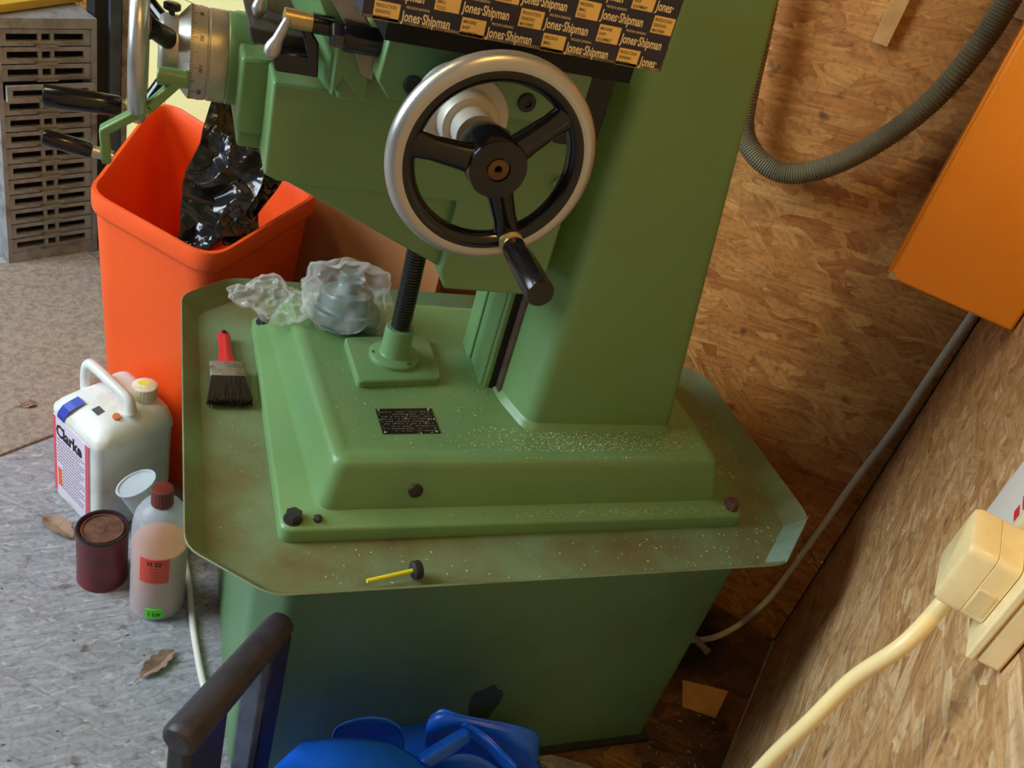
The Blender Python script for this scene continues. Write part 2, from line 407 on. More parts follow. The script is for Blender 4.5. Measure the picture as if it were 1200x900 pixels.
# nameplate
bm = BM()
a, b_, c_, d_ = [atZ(x, y, ZT+.0012) for x, y in ((449, 508), (516, 507), (505, 478), (440, 479))]
extr(bm, [a, b_, c_, d_], (0, 0, -.0012)); np_ = obj('nameplate', bm, mat('black_plate', (.012, .012, .012), .35, .3), base)
bm = BM(); random.seed(5)
for i in range(24):
    for j in range(9):
        if random.random() < .35: continue
        u, v = (i+.8+random.random()*.3)/25.5, (j+.9)/10.5
        p = (a*(1-u)+b_*u)*(1-v)+(d_*(1-u)+c_*u)*v
        box(bm, (p.x-.0009, p.y-.0005, ZT+.0012), (p.x+.0009, p.y+.0005, ZT+.0014))
obj('plate_print', bm, mat('plate_metal', srgb(150, 145, 125), .5, .3), np_, smooth=False)['kind'] = 'stuff'
for p in (a, b_, c_, d_):
    bm = BM(); q = p+((a+c_)/2-p)*.1; lathe(bm, [(.002, 0), (.0015, .001)], (q.x, q.y, ZT+.0012), (0, 0, 1), 10); obj('rivet', bm, brass, np_)
# elevating screw, flange and plate
sc = Vector((.325, 1.01))
bm = BM()
pl4 = [atZ(418, 455, ZT), atZ(516, 450, ZT), atZ(500, 400, ZT), atZ(402, 402, ZT)]
pl4 = [Vector((p.x, p.y)) for p in pl4]; pc = sum(pl4, Vector((0, 0)))/4
sc = pc.copy()
loft(bm, [z3(rpoly(pl4, .008), ZT-.001), z3(rpoly(pl4, .008), ZT+.009), z3(rpoly(inset(pl4, .002), .008), ZT+.011)])
obj('screw_plate', bm, green, base)
zs0 = ZT+.011
bm = BM(); lathe(bm, [(.035, 0), (.035, .005), (.033, .007), (.0225, .009), (.0205, .012), (.0195, .048), (.0185, .050)], (*sc, zs0), (0, 0, 1), 48)
obj('screw_collar', bm, green, base)
for i in range(3):
    t = math.radians(-60+i*120); bm = BM(); lathe(bm, [(.0035, 0), (.003, .002), (.0015, .002), (.0014, .0005)], (sc.x+.029*math.cos(t), sc.y+.029*math.sin(t), zs0+.006), (0, 0, 1), 14); obj('flange_screw', bm, black_rubber, base)
bm = BM(); prof = [(.0125, .04)]; z = .042
while z < .26: prof += [(.0112, z), (.0138, z+.0017), (.0138, z+.0024), (.0112, z+.0040)]; z += .0044
prof += [(.012, .262)]
lathe(bm, prof, (*sc, zs0), (0, 0, 1), 28); obj('elevating_screw', bm, screw_mat, MG)
# --- column
def colring(z):
    t = (z-.59)/.58; xb = .701-.098*t
    return [Vector(p).to_3d()+Vector((0, 0, z)) for p in rpoly([(.458, .935), (.476, .868), (xb, .868), (xb, 1.11), (.458, 1.11)], .02, 6)]
bm = BM()
loft(bm, [colring(z) for z in (.575, .594, .62, .8, 1.0, 1.2, 1.45, 1.75)])
col = obj('column', bm, green, MG)
# foot fillet of the column on the base
bm = BM()
def cr(z, d): return z3(rpoly(inset([(.458, .935), (.476, .868), (.697, .868), (.697, 1.11), (.458, 1.11)], -d), .02, 6), z)
loft(bm, [cr(.586, .008), cr(.5905, .0065), cr(.594, .002), cr(.600, -.001)], True, True); obj('column_foot', bm, green, col)
# ways on the column's left side
bm = BM(); extr(bm, [(.4375, .957, .583), (.4375, 1.070, .583), (.47, 1.070, .583), (.47, .957, .583)], (0, 0, 1.1))
w1 = obj('slideway', bm, green, col, bevel=.003)
for q in ((.962, 1.00), (1.025, 1.065)):
    bm = BM(); extr(bm, [(.434, q[0], .586), (.434, q[1], .586), (.439, q[1], .586), (.439, q[0], .586)], (0, 0, 1.09)); obj('slideway_face', bm, green, w1, bevel=.002)
bm = BM(); extr(bm, [(.4545, .9415, .588), (.4545, .9555, .588), (.459, .9555, .588), (.459, .9415, .588)], (0, 0, 1.09)); obj('gib_strip', bm, worn('bare_gib', srgb(120, 100, 90), srgb(90, 74, 66), .45, 30, .1, metal=.5), w1)
bm = BM(); box(bm, (.445, .9556, .588), (.4585, .9575, 1.68)); obj('groove', bm, dark, w1)
# --- knee (slides on the ways)
KY = .872; KB = 1.12
bm = BM()
P = lambda x, y, Y=KY: atY(x, y, Y)
xl, zl = P(311, 205).x, P(311, 205).z
xm, zm = P(513, 322).x, P(513, 322).z
xrk, zrk = .4365, P(600, 345).z
ztop = 1.002
zledge = P(440, 226).z
xs = P(533, 250).x
# upper slab
bm = BM()
xl0 = xl-.002
tE = (zl-zledge)/(zl-zm); xE = xl+(xm-xl)*tE
out = [(xl0, ztop), (xl0, zl), (xE, zledge), (xs, zledge), (xm+.002, zm-.0), (xm+.012, zrk), (xrk, zrk), (xrk, ztop)]
extr(bm, [(x, KY, z) for x, z in out], (0, KB-KY, 0))
knee = obj('knee', bm, green, MG, bevel=.0035, seg=3)
bm = BM(); d = .013
out = [(xE-.02, zledge+.01), (xl+.02, zl-.012+.003), (xm+.004, zm+.001), (xs+.02, zledge+.01)]
out = [(xl+.004, zledge+.02), (xl+.004, zl+.0), (xE, zledge-.001), (xm+.006, zm+.0015), (xs+.02, zledge+.01)]
extr(bm, [(x, KY+d, z) for x, z in out], (0, KB-KY-2*d, 0)); obj('knee_recess_web', bm, green, knee, bevel=.004, seg=2)
# left nose of the knee and the round boss carrying the cross feed
NY = .925
bm = BM(); box(bm, (.076, NY, .925), (xl+.01, 1.085, 1.003)); box(bm, (.079, NY+.012, .905), (xl+.01, 1.075, .93)); obj('knee_nose', bm, green, knee, bevel=.004)
AX = atY(270, 66, 1.005); ay, az = 1.005, AX.z-.002
X0 = .082
bm = BM(); lathe(bm, [(.047, -.01), (.047, .016)], (X0, ay, az), (-1, 0, 0), 56); obj('feed_boss', bm, green, knee, bevel=.002)
xd = X0-.016
bm = BM(); lathe(bm, [(.046, 0), (.0465, .001), (.0465, .017), (.0455, .018), (.0455, .019), (.0465, .020), (.0465, .036), (.0445, .038), (.034, .047), (.034, .049), (.0345, .060), (.032, .064), (.026, .066)], (xd, ay, az), (-1, 0, 0), 64)
dial = obj('feed_dial', bm, worn('brushed_dial', srgb(178, 172, 160), srgb(150, 140, 122), .4, 20, .1, 200, metal=.6), MG)
bm = BM()
for i in range(100):
    a = 2*math.pi*i/100; l = .007 if i % 10 == 0 else (.005 if i % 5 == 0 else .003)
    u = Vector((0, math.cos(a), math.sin(a))); v = Vector((0, -math.sin(a), math.cos(a)))
    c = Vector((xd-.036, ay, az))+u*.0466
    p = [c-v*.0002, c+v*.0002, c+v*.0002+Vector((l, 0, 0)), c-v*.0002+Vector((l, 0, 0))]
    extr(bm, p, u*.00015)
for i in range(10):
    a = 2*math.pi*i/10; u = Vector((0, math.cos(a), math.sin(a))); v = Vector((0, -math.sin(a), math.cos(a)))
    text_into(bm, str(i*20), .0055, facing(Vector((xd-.0275, ay, az))+u*.0467, v, (1, 0, 0)), align='CENTER', depth=.0001)
obj('dial_graduation', bm, dark, dial, smooth=False)['kind'] = 'stuff'
bm = BM(); c = Vector((xd-.054, ay, az+.033)); cyl(bm, c, c+Vector((0, 0, .007)), .003); lathe(bm, [(.007, 0), (.0085, .001), (.0085, .006), (.007, .007)], c+Vector((0, 0, .006)), (0, 0, 1), 16)
obj('dial_lock_knob', bm, black_plastic, dial)
# --- cross feed handwheel on the left, axis along -X
def handwheel(name, c, axis, angs, r, uref, dish=.0, handle_len=.085, mats=None, hub_len=.035):
    """rim with a bright outer face and a black web, three spokes, hub and one handle at the last spoke"""
    c = Vector(c); ax = Vector(axis).normalized(); u = Vector(uref).normalized(); v = ax.cross(u)
    root = BM()
    n = 96; rr = .0092
    # bright rim: round outer section
    sec = [(r-rr+rr*math.cos(t), rr*math.sin(t)) for t in [math.radians(-110+i*220/14) for i in range(15)]]
    lp = []
    for (a, b) in sec: lp.append([c+(u*math.cos(2*math.pi*i/n)+v*math.sin(2*math.pi*i/n))*a+ax*b for i in range(n)])
    rs = loft(root, lp, False, False)
    w = obj(name, root, alu, MG)
    b = BM()
    e = sec[-1]; s0 = sec[0]
    sec2 = [e, (r-rr*1.55, rr*.95), (r-rr*2.15, rr*.75), (r-rr*2.55, rr*.2), (r-rr*2.55, -rr*.3), (r-rr*2.1, -rr*.8), (r-rr*1.5, -rr*.92), s0]
    lp = [[c+(u*math.cos(2*math.pi*i/n)+v*math.sin(2*math.pi*i/n))*a+ax*bb for i in range(n)] for a, bb in sec2]
    loft(b, lp, False, False); obj('rim_web', b, black_paint, w)
    hubc = c-ax*dish
    for a in angs:
        d = u*math.cos(a)+v*math.sin(a); s = ax.cross(d)
        b = BM(); loops = []
        for t, wd, th in ((0.010, .0135, .012), (.03, .0112, .010), (r*.6, .0100, .0085), (r-rr*2.5, .0112, .008), (r-rr*1.7, .017, .006)):
            f = t/r; cc = hubc+(c-hubc)*min(1, max(0, (f-.15)/.75))+d*t
            loops.append([cc+s*wd*math.cos(q)+ax*th*math.sin(q) for q in [2*math.pi*i/14 for i in range(14)]])
        loft(b, loops); obj('spoke', b, black_paint, w)
    b = BM(); lathe(b, [(.021, -hub_len), (.0245, -.018), (.0245, .010), (.0235, .0125), (.010, .0125), (.010, .010)], hubc, ax, 40); obj('hub', b, black_paint, w)
    b = BM(); lathe(b, [(.0085, .0095), (.0085, .012), (.0035, .0122), (.0025, .010)], hubc, ax, 28); obj('hub_nut', b, worn('brown_brass', srgb(110, 78, 48), srgb(70, 50, 32), .5, 40, .1, metal=.6), w)
    d = u*math.cos(angs[-1])+v*math.sin(angs[-1]); h0 = c+d*(r-rr*1.5)+ax*.006
    b = BM(); lathe(b, [(.0105, -.004), (.0105, .004), (.0075, .006), (.007, .011)], h0, ax, 24); obj('handle_ferrule', b, brass, w)
    b = BM(); lathe(b, [(.0078, .0095), (.0100, .012), (.0112, .035), (.0118, handle_len*.72), (.0118, handle_len-.002), (.0108, handle_len), (.009, handle_len)], h0, ax, 32); obj('handle', b, black_plastic, w)
    return w
wc = atY(577, 188, .65)
def ang_of(px, py):
    q = atY(px, py, .65)-wc; return math.atan2(q.z, q.x)
# ax = -Y, u = +X, v = ax x u = (-Y) x X = +Z
handwheel('front_handwheel', wc, (0, -1, 0), [ang_of(490, 168), ang_of(668, 132), ang_of(598, 292)], .0865, (1, 0, 0), dish=-.006)
# big dial behind the front wheel
bm = BM(); lathe(bm, [(.030, -.018), (.0385, -.0165), (.0385, .018), (.0375, .020), (.027, .0215), (.0265, .036), (.0255, .038), (.019, .038), (.019, .06)], (wc.x, .755, wc.z), (0, -1, 0), 56)
dd = obj('front_dial', bm, grey_dial, MG)
bm = BM(); cyl(bm, (wc.x, .77, wc.z), (wc.x, .88, wc.z), .026); obj('dial_boss', bm, green, dd)
bm = BM(); c = Vector((wc.x-.027, .742, wc.z-.020)); cyl(bm, c, c+Vector((-.016, -.004, -.010)), .004); lathe(bm, [(.006, 0), (.007, .004), (.006, .008)], c+Vector((-.012, -.003, -.008)), (-.016, -.004, -.010), 14)
obj('dial_lock_screw', bm, screw_mat, dd)
# left wheel
lx = atY(163, 70, ay).x
rimb = atY(165, 139, ay-.0).z
RL = az-rimb+.0
handwheel('side_handwheel', (lx, ay, az), (-1, 0, 0), [math.radians(35), math.radians(155), math.radians(-82)], RL, (0, -1, 0), dish=.040, handle_len=.082, hub_len=.02)
# crank with green arm on the elevating drive
cp = [atY(x, y, .955) for x, y in ((212, 92), (176, 124), (122, 152), (125, 186))]
bm = BM()
for i in range(3):
    a, b_ = cp[i], cp[i+1]; d = (b_-a).normalized(); s = Vector((0, 1, 0)); t = d.cross(s)
    ww = .0065
    loft(bm, [[q+s*sy*.008+t*tt*(.0045) for sy, tt in ((-1, -1), (1, -1), (1, 1), (-1, 1))] for q in (a-d*.002, b_+d*.003)])
cyl(bm, (.03, .955, cp[0].z), (.0, .955, cp[0].z-.0), .009)
ck = obj('crank_arm', bm, green, MG, bevel=.002)
bm = BM(); h1, h0 = atY(50, 160, .955), cp[3]+Vector((0, 0, .004)); lathe(bm, [(.006, -.006), (.006, .016)], h0, h1-h0, 20); obj('crank_pin', bm, alu, ck)
Lh = (h1-h0).length; bm = BM(); lathe(bm, [(.0065, .014), (.0085, .017), (.0085, Lh-.003), (.007, Lh)], h0, h1-h0, 28); obj('crank_handle', bm, black_plastic, ck)
# --- saddle on the knee
SY = .835
bm = BM()
# table bracket block with two socket screws
z0b, z1b = atY(440, 108, .80).z, atY(461, 42, .80).z
xb0, xb1, xb2 = atY(440, 108, .80).x, atY(461, 108, .80).x, .385
extr(bm, [(xb0, .80, z0b+.010), (xb0+.012, .80, z0b-.004), (xb2, .80, z0b-.006), (xb2, .80, z1b-.004), (xb0+.004, .80, z1b)], (0, .10, 0))
bk = obj('table_bracket', bm, green, MG, bevel=.002)
for x, y in ((484, 100), (617, 120)):
    c = atY(x, y, .80); bm = BM(); lathe(bm, [(.009, -.004), (.009, .002), (.008, .003), (.0045, .003), (.0042, .0008)], (c.x, .80, c.z), (0, -1, 0), 24); obj('socket_screw', bm, black_rubber, bk)
# saddle proper with ways rising through
bm = BM(); box(bm, (.16, .86, ztop-.004), (.425, 1.10, ztop+.035)); obj('saddle', bm, green, MG, bevel=.003)
bm = BM(); box(bm, (.19, .83, 1.065), (.385, 1.12, 1.10)); box(bm, (.380, .835, .995), (.428, 1.12, 1.10)); obj('slide', bm, mat('black_slide', (.008, .008, .008), .5), MG, bevel=.002)
bm = BM(); box(bm, (.165, .725, 1.098), (.385, 1.12, 1.116)); tb = obj('table', bm, worn('gap_shade_steel', srgb(30, 27, 25), srgb(20, 18, 17), .4, 30, .1, metal=.6), MG, bevel=.001)  # table near black: shade of the gap under the carton put into its colour
# sloping left bracket plate, V gib, bolt with hex head
fp = [(370, -10), (396, 55), (388, 113), (402, 92), (414, 108), (430, 118), (432, 92), (409, 36), (395, -10)]
ff = [atY(x, y, .838) for x, y in fp]; fb = [Vector((p.x, .89, p.z)) for p in ff]
fb[0], fb[1], fb[2] = atY(334, -16, .89), atY(352, 30, .89), atY(373, 92, .89)
bm = BM(); loft(bm, [ff, fb]); obj('slide_bracket', bm, green, MG, bevel=.0015)
bm = BM(); slabY(bm, [(382, -10), (409, 36), (423, 88), (436, 95), (446, 50), (412, -10)], .832, .846); obj('vee_way', bm, steel, MG, bevel=.001)
a, b_ = atY(388, 39, .826), atY(436, 49, .826)
ad = Vector((1, 0, 0))
a = Vector((a.x, .826, a.z-.001)); 
bm = BM(); lathe(bm, [(.0115, .010), (.0125, .012), (.0125, .048)], a, ad, 28); sb_ = obj('stop_spindle', bm, black_plastic, MG)
bm = BM(); hexbolt(bm, a+Vector((.011, 0, 0)), (-1, 0, 0), .0115, .011); obj('spindle_nut', bm, screw_mat, sb_)
# slide wiper / cover at the knee's top left
bm = BM(); slabY(bm, [(291, 30), (360, 44), (366, 60), (322, 56), (295, 50)], .868, 1.09); obj('way_cover', bm, black_rubber, MG, bevel=.002)
bm = BM(); slabY(bm, [(312, -20), (345, -14), (350, 36), (308, 27)], .93, 1.04); obj('slide_end', bm, steel, MG, bevel=.003)
bm = BM(); slabY(bm, [(346, -15), (360, -12), (376, 36), (350, 32)], .90, 1.04); obj('slide_wall', bm, green, MG, bevel=.002)
# clamp: black bracket, link plate and lever
bm = BM(); slabY(bm, [(319, 60), (364, 66), (368, 91), (322, 84)], .848, .873); slabY(bm, [(352, 32), (362, 30), (374, 52), (373, 92), (362, 90), (360, 62)], .846, .858)
cl = obj('clamp_bracket', bm, black_paint, MG, bevel=.002)
a = atY(333, 20, .838)
bm = BM(); lathe(bm, [(.0045, -.001), (.0085, 0), (.0085, .013), (.0082, .026)], a, (1, 0, -.02), 28); obj('clamp_collar', bm, brass, cl)
bm = BM(); lathe(bm, [(.0088, .024), (.0088, .042)], a, (1, 0, -.02), 28); obj('clamp_spindle', bm, black_plastic, cl)
a = atY(336, 26, .832); b_ = atY(319, 58, .832); dv = (b_-a); Ld = dv.length
bm = BM(); lathe(bm, [(.0035, -.004), (.0042, .004), (.0048, Ld*.6), (.0068, Ld*.85), (.0074, Ld), (.006, Ld+.005), (.002, Ld+.0075)], a, dv, 24); obj('clamp_lever', bm, alu, cl)
a = atY(311, -16, .90); b_ = atY(303, 12, .90); dv = b_-a; Ld = dv.length
bm = BM(); lathe(bm, [(.0035, -.01), (.0045, Ld*.4), (.0068, Ld*.85), (.0068, Ld), (.004, Ld+.005)], a, dv, 20); obj('slide_lever', bm, alu, MG)
# small pin on the knee, right of the wheel
c = atY(655, 212, KY); bm = BM(); lathe(bm, [(.006, 0), (.0062, .006), (.0048, .006), (.0048, .019), (.003, .021)], (c.x, KY, c.z), (-.25, -1, -.35), 18); obj('stop_pin', bm, alu, knee)
base_at(MG, (.47, .97, 0))

# ================================================================== CARTON ON THE TABLE
CB = thing('cardboard_box', 'dark blue printed cardboard box with yellow label pattern lying on the machine table', 'box')
zb = 1.1165; YB = .70
pL = atY(424, 14, YB); pR = atY(773, 85, YB); x0, x1 = pL.x, pR.x; zb = (pL.z+pR.z)/2-.001; H = .085
navy = worn('navy_print', srgb(46, 42, 58), srgb(38, 36, 52), .5, 12, .03, 100)
card = mat('card_edge', srgb(205, 180, 140), .7)
bm = BM(); box(bm, (x0, YB, zb), (x1, YB+.16, zb+H)); bx_ = obj('carton', bm, navy, CB, bevel=.001)
bm = BM(); box(bm, (x0-.0004, YB-.0004, zb-.0002), (x1+.0004, YB+.001, zb+.0022)); box(bm, (x1-.0009, YB-.0005, zb), (x1+.0004, YB+.002, zb+.020)); obj('worn_edge', bm, worn('worn_card', srgb(96, 84, 76), srgb(180, 160, 120), .7, 80, .1), bx_)
yl = mat('print_yellow', srgb(246, 206, 122), .55); cr_ = mat('print_cream', srgb(246, 226, 178), .55); ink = mat('print_ink', srgb(70, 52, 40), .6)
ppx = .0683; rowp = .0150; ph0 = atY(735.6, 67.5, YB)
labels = [('PRODUCTION', 'GRINDING', 'MACHINES'), ('MACHINE', 'SHOP', 'EQUIPMENT'), ('PRECISION', 'SMALL', 'TOOLS')]
bmT, bmI = BM(), BM()
yy = YB-.0004
for r in range(6):
    zc = ph0.z+r*rowp
    for k in range(-7, 8):
        xc = ph0.x-r*ppx/3*1.02+k*ppx
        pw, phh = .0098, .0068
        if zc+phh > zb+H: continue
        a_, b_ = max(xc-pw, x0+.0005), min(xc+pw, x1-.0005)
        if b_-a_ > .003:
            bmY = BM(); box(bmY, (a_, yy, zc-phh), (b_, yy+.0005, zc+phh)); obj('printed_panel', bmY, yl, bx_, smooth=False)
            if xc-pw > x0 and xc+pw < x1:
                for j, t in enumerate(labels[(k+r) % 3]): text_into(bmI, t, .0036, facing((xc-pw+.0012, yy-.0001, zc+.0026-j*.0042), (1, 0, 0), (0, 0, 1)), depth=.00005, squeeze=.66, bold=.00003)
        xt = xc+pw+.0022
        if xt > x0 and xt < x1-.019:
            s = 'Jones\u00b7Shipman'; full = .0445
            if xt+full > x1: s = 'Jones\u00b7'
            text_into(bmT, s, .0106, facing((xt, yy-.0001, zc-.0042), (1, 0, 0), (0, 0, 1)), bold=.00022, depth=.00005, squeeze=.62)
            if xt+.03 < x1: text_into(bmT, 'PRECISION GRINDING', .0026, facing((xt+.002, yy-.0001, zc+.0052), (1, 0, 0), (0, 0, 1)), depth=.00003, squeeze=.7)
        elif xt <= x0 < xt+.03:
            s = 'Shipman'
            text_into(bmT, s[-4:], .0098, facing((x0+.001, yy-.0001, zc-.0042), (1, 0, 0), (0, 0, 1)), bold=.00022, depth=.00005, squeeze=.62)
obj('lettering', bmT, cr_, bx_, smooth=False); obj('small_lettering', bmI, ink, bx_, smooth=False)
base_at(CB, ((x0+x1)/2, YB+.08, zb))

# ================================================================== THINGS ON THE TRAY AND BASE
# paint brush
BR = thing('paint_brush', 'paint brush with red handle and black bristles lying in the drip tray', 'brush')
p0, p1, p2 = atZ(260, 396, .509), atZ(267, 440, .509), atZ(270, 447, .509)
fr_ = facing((0, 0, 0), (1, 0, 0), (0, 1, 0))
dirb = (atZ(271, 490, .508)-atZ(262, 396, .508)).normalized(); side = Vector((dirb.y, -dirb.x, 0))*-1
c0 = atZ(262, 394, .508)
def bpt(t, s, z): return c0+dirb*t+side*s+Vector((0, 0, z))
bm = BM(); loops = []
for t, wd, th in ((-.006, .004, .003), (-.003, .0075, .0045), (.008, .0095, .0055), (.03, .0085, .006), (.055, .0095, .007), (.072, .013, .008), (.088, .021, .0075)):
    loops.append([bpt(t, wd*math.cos(q), .0035+th*math.sin(q)) for q in [2*math.pi*i/20 for i in range(20)]])
loft(bm, loops); obj('handle', bm, red_plastic, BR)
bm = BM(); lathe(bm, [(.0032, -.0072), (.0032, .0075)], bpt(.002, 0, .0035), (0, 0, 1), 16); obj('hanging_hole', bm, dark, BR)
bm = BM(); loops = []
for t in (.080, .083, .110, .114):
    g = .0006 if t in (.083, .110) else 0
    loops.append([bpt(t, (.0235+g)*sx, .0035+(.0085+g)*sz) for sx, sz in ((-1, -.8), (-.9, -1), (.9, -1), (1, -.8), (1, .8), (.9, 1), (-.9, 1), (-1, .8))])
loft(bm, loops); obj('ferrule', bm, worn('dirty_ferrule', srgb(150, 140, 122), srgb(90, 80, 66), .5, 60, .5, 200, metal=.5), BR)
bm = BM(); random.seed(11)
for i in range(420):
    s, z = random.uniform(-.022, .022), random.uniform(-.006, .008); Lb = .046+.006*random.random(); sp = s*1.28+random.uniform(-.003, .003)
    a = bpt(.112, s, .0035+z); m_ = bpt(.112+Lb*.5, (s+sp)/2, .003+z*.9); e = bpt(.112+Lb, sp, max(-.004, .0005+z*.7+random.uniform(-.002, .002)))
    tube(bm, [a, m_, e], .0009, 4, 1)
obj('bristles', bm, mat('oily_bristles', (.012, .011, .010), .35), BR)['kind'] = 'stuff'
base_at(BR, bpt(.06, 0, -.0035))

# stick with black knob
KN = thing('yellow_dipstick', 'short yellow rod with a black knob lying on the front of the tray', 'rod')
a = atZ(487, 668, .514); b_ = atZ(430, 681, .5115)
ka = (a-b_).normalized()
bm = BM(); lathe(bm, [(.010, 0), (.0112, .001), (.0112, .009), (.010, .0105)], a-ka*.004, ka, 28); obj('knob', bm, black_rubber, KN)
bm = BM(); lathe(bm, [(.0026, 0), (.0026, (a-b_).length-.003)], b_, ka, 12); obj('rod', bm, yellow, KN)
base_at(KN, a-Vector((0, 0, .013)))

# bagged machine part
PB = thing('bagged_part', 'grey metal flanged part inside a crumpled clear plastic bag on the base', 'bag')
pc0 = atZ(405, 377, ZT+.004)
px_, py_ = pc0.x, pc0.y+.010
bm = BM(); F = Matrix.Translation((px_, py_, ZT+.004)) @ Matrix.Rotation(-.12, 4, 'X')
pf = [(.047, 0), (.050, .003), (.050, .016), (.048, .019), (.040, .020), (.037, .024), (.037, .040), (.035, .043), (.020, .044), (.016, .044), (.016, .07), (.013, .073)]
lathe(bm, pf, F.translation, F.to_3x3() @ Vector((0, 0, 1)), 44)
part_o = obj('metal_part', bm, worn('grey_green_casting', srgb(108, 128, 122), srgb(84, 100, 98), .45, 20, .1), PB)
film = mat('clear_film', (.93, .93, .92), .08, 0, **{'Specular IOR Level': 1.0})
bt = film.node_tree; pr_ = bt.nodes['Principled BSDF']; tr = bt.nodes.new('ShaderNodeBsdfTransparent'); gl = bt.nodes.new('ShaderNodeMixShader')
lw = bt.nodes.new('ShaderNodeLayerWeight'); lw.inputs[0].default_value = .25
rp = bt.nodes.new('ShaderNodeValToRGB'); rp.color_ramp.elements[0].color = (.09, .09, .09, 1); rp.color_ramp.elements[1].color = (.55, .55, .55, 1)
bt.links.new(lw.outputs['Facing'], rp.inputs[0]); bt.links.new(rp.outputs[0], gl.inputs[0]); bt.links.new(tr.outputs[0], gl.inputs[1]); bt.links.new(pr_.outputs[0], gl.inputs[2])
bt.links.new(gl.outputs[0], bt.nodes['Material Output'].inputs[0])
def crumple(p, k, s, seed):
    v = noise.voronoi(p*k+Vector((seed, seed*2, 0)))[0]
    return (v[1]-v[0])*s
def bagblob(bm, c, rad, seed, k=15, amp=.016, zmin=None, sub=5, rotz=0, fn=None):
    t = bmesh.ops.create_icosphere(bm, subdivisions=sub, radius=1)['verts']
    for v in t:
        d = v.co.normalized(); p = Vector((d.x*rad[0], d.y*rad[1], d.z*rad[2]))
        g = lambda kk, o: 1-2.6*abs(noise.noise(p*kk+Vector((seed+o, o, seed))))
        p += d*amp*(.55*g(k, 0)+.45*g(k*1.9, 5)+.22*g(k*3.6, 9)-.6)
        p = Matrix.Rotation(rotz, 3, 'Z') @ p
        q = Vector(c)+p
        if fn: q = fn(q)
        elif zmin is not None and q.z < zmin: q.z = zmin+.0006*noise.noise(q*90)
        v.co = q
bm = BM(); bagblob(bm, (px_, py_, ZT+.038), (.068, .064, .056), 1.3, zmin=ZT+.0015, amp=.017)
obj('film', bm, film, PB)
def over_edge(q):
    fz = ZT+.001 if q.x > .190 else (.503+.0 if q.x < .150 else .527+(q.x-.150)/.04*(ZT-.527))
    if q.x <= .203 and q.x > .150: fz = max(fz, .53)
    if q.z < fz: q.z = fz+.0006
    return q
tl = atZ(322, 352, ZT+.02)
bm = BM(); bagblob(bm, (tl.x+.004, tl.y+.01, ZT+.014), (.066, .040, .026), 4.1, k=22, amp=.016, rotz=-.25, fn=over_edge)
obj('film_tail', bm, film, PB)
base_at(PB, (px_, py_, ZT))

# swarf and dust
bm = BM(); random.seed(21)
def chip(x, y, z, s):
    a = random.uniform(0, math.pi); l = s*random.uniform(.5, 1.8); wd = s*random.uniform(.2, .45)
    u = Vector((math.cos(a), math.sin(a), random.uniform(-.2, .2))); v = Vector((-math.sin(a), math.cos(a), 0))
    c = Vector((x, y, z+s*.15)); p = [c-u*l-v*wd*.3, c+v*wd, c+u*l, c-v*wd+Vector((0, 0, s*.3))]
    vs = [bm.verts.new(q) for q in p]; bm.faces.new((vs[0], vs[1], vs[2])); bm.faces.new((vs[0], vs[2], vs[3])); bm.faces.new((vs[0], vs[3], vs[1])); bm.faces.new((vs[1], vs[3], vs[2]))
for i in range(1700):
    t = random.random(); x = random.gauss(.57, .085); y = random.uniform(.806, .866)
    if .22 < x < .745: chip(x, y, ZT+.001, random.choice((.0007, .0009, .0013)))
for i in range(190):
    x, y = random.uniform(.22, .45), random.uniform(.81, 1.0); chip(x, y, ZT+.001, random.choice((.0006, .0009, .0014)))
for i in range(330):
    x, y = random.gauss(.62, .10), random.uniform(.764, .782)
    if .17 < x < .79: chip(x, y, .5245, random.choice((.0006, .0009, .0012)))
for i in range(420):
    x, y = random.uniform(.17, .90), random.uniform(.682, .750)
    if .6 < x or random.random() < .35: chip(x, y, .501, random.choice((.0007, .001, .0016)))
for i in range(110):
    x, y = random.uniform(.82, .885), random.uniform(.72, 1.0); chip(x, y, .501, random.choice((.0008, .001, .0018)))
for i in range(60): chip(random.uniform(.085, .14), random.uniform(.78, 1.2), .501, .0009)
o = obj('metal_swarf', bm, mat('bright_swarf', srgb(225, 218, 170), .35, .2), smooth=False)
tag(o, 'fine bright metal swarf scattered over the green base and tray', 'swarf', kind='stuff')
bm = BM(); random.seed(22)
for i in range(260):
    s = W(random.uniform(.25, .55), random.uniform(.03, .25), 0)
    chip(s.x, s.y, .003, random.choice((.001, .002, .0035)))
o = obj('floor_debris', bm, worn('debris_grey', srgb(160, 150, 138), srgb(90, 80, 66), .8, 90, .2), smooth=False)
tag(o, 'small grey shavings and grit on the floor beside the right wall', 'debris', kind='stuff')

# ================================================================== ORANGE BIN, BIN LINER
BN = thing('orange_bin', 'large orange plastic bin standing behind the left side of the machine', 'bin')
zr = .55
cor = [atZ(97, 221, zr), atZ(247, 305, zr), atZ(380, 226, zr+.01), atZ(188, 116, zr+.05)]
cen = sum(cor, Vector())/4
def bring(sc_, z=None, off=0, r=.05):
    q = [Vector((cen.x+(p.x-cen.x)*sc_, cen.y+(p.y-cen.y)*sc_)) for p in cor]
    q = inset(q, off); n = 8; out = []
    rp_ = rpoly(q, r, n)
    for i, p in enumerate(rp_):
        j = i//(n+1); t = (i % (n+1))/n
        out.append(Vector((p.x, p.y, (cor[j].z if z is None else z))))
    return out
def bz(l, dz): return [p+Vector((0, 0, dz)) for p in l]
bm = BM()
H1 = bring(1)
k0 = .80
def lerp(a, b, t): return [x*(1-t)+y*t for x, y in zip(a, b)]
bot = bring(k0, 0.0, .0, .045)
outer = [bot]+[lerp(bot, bring(.965), t) for t in (.25, .5, .75, .93)]
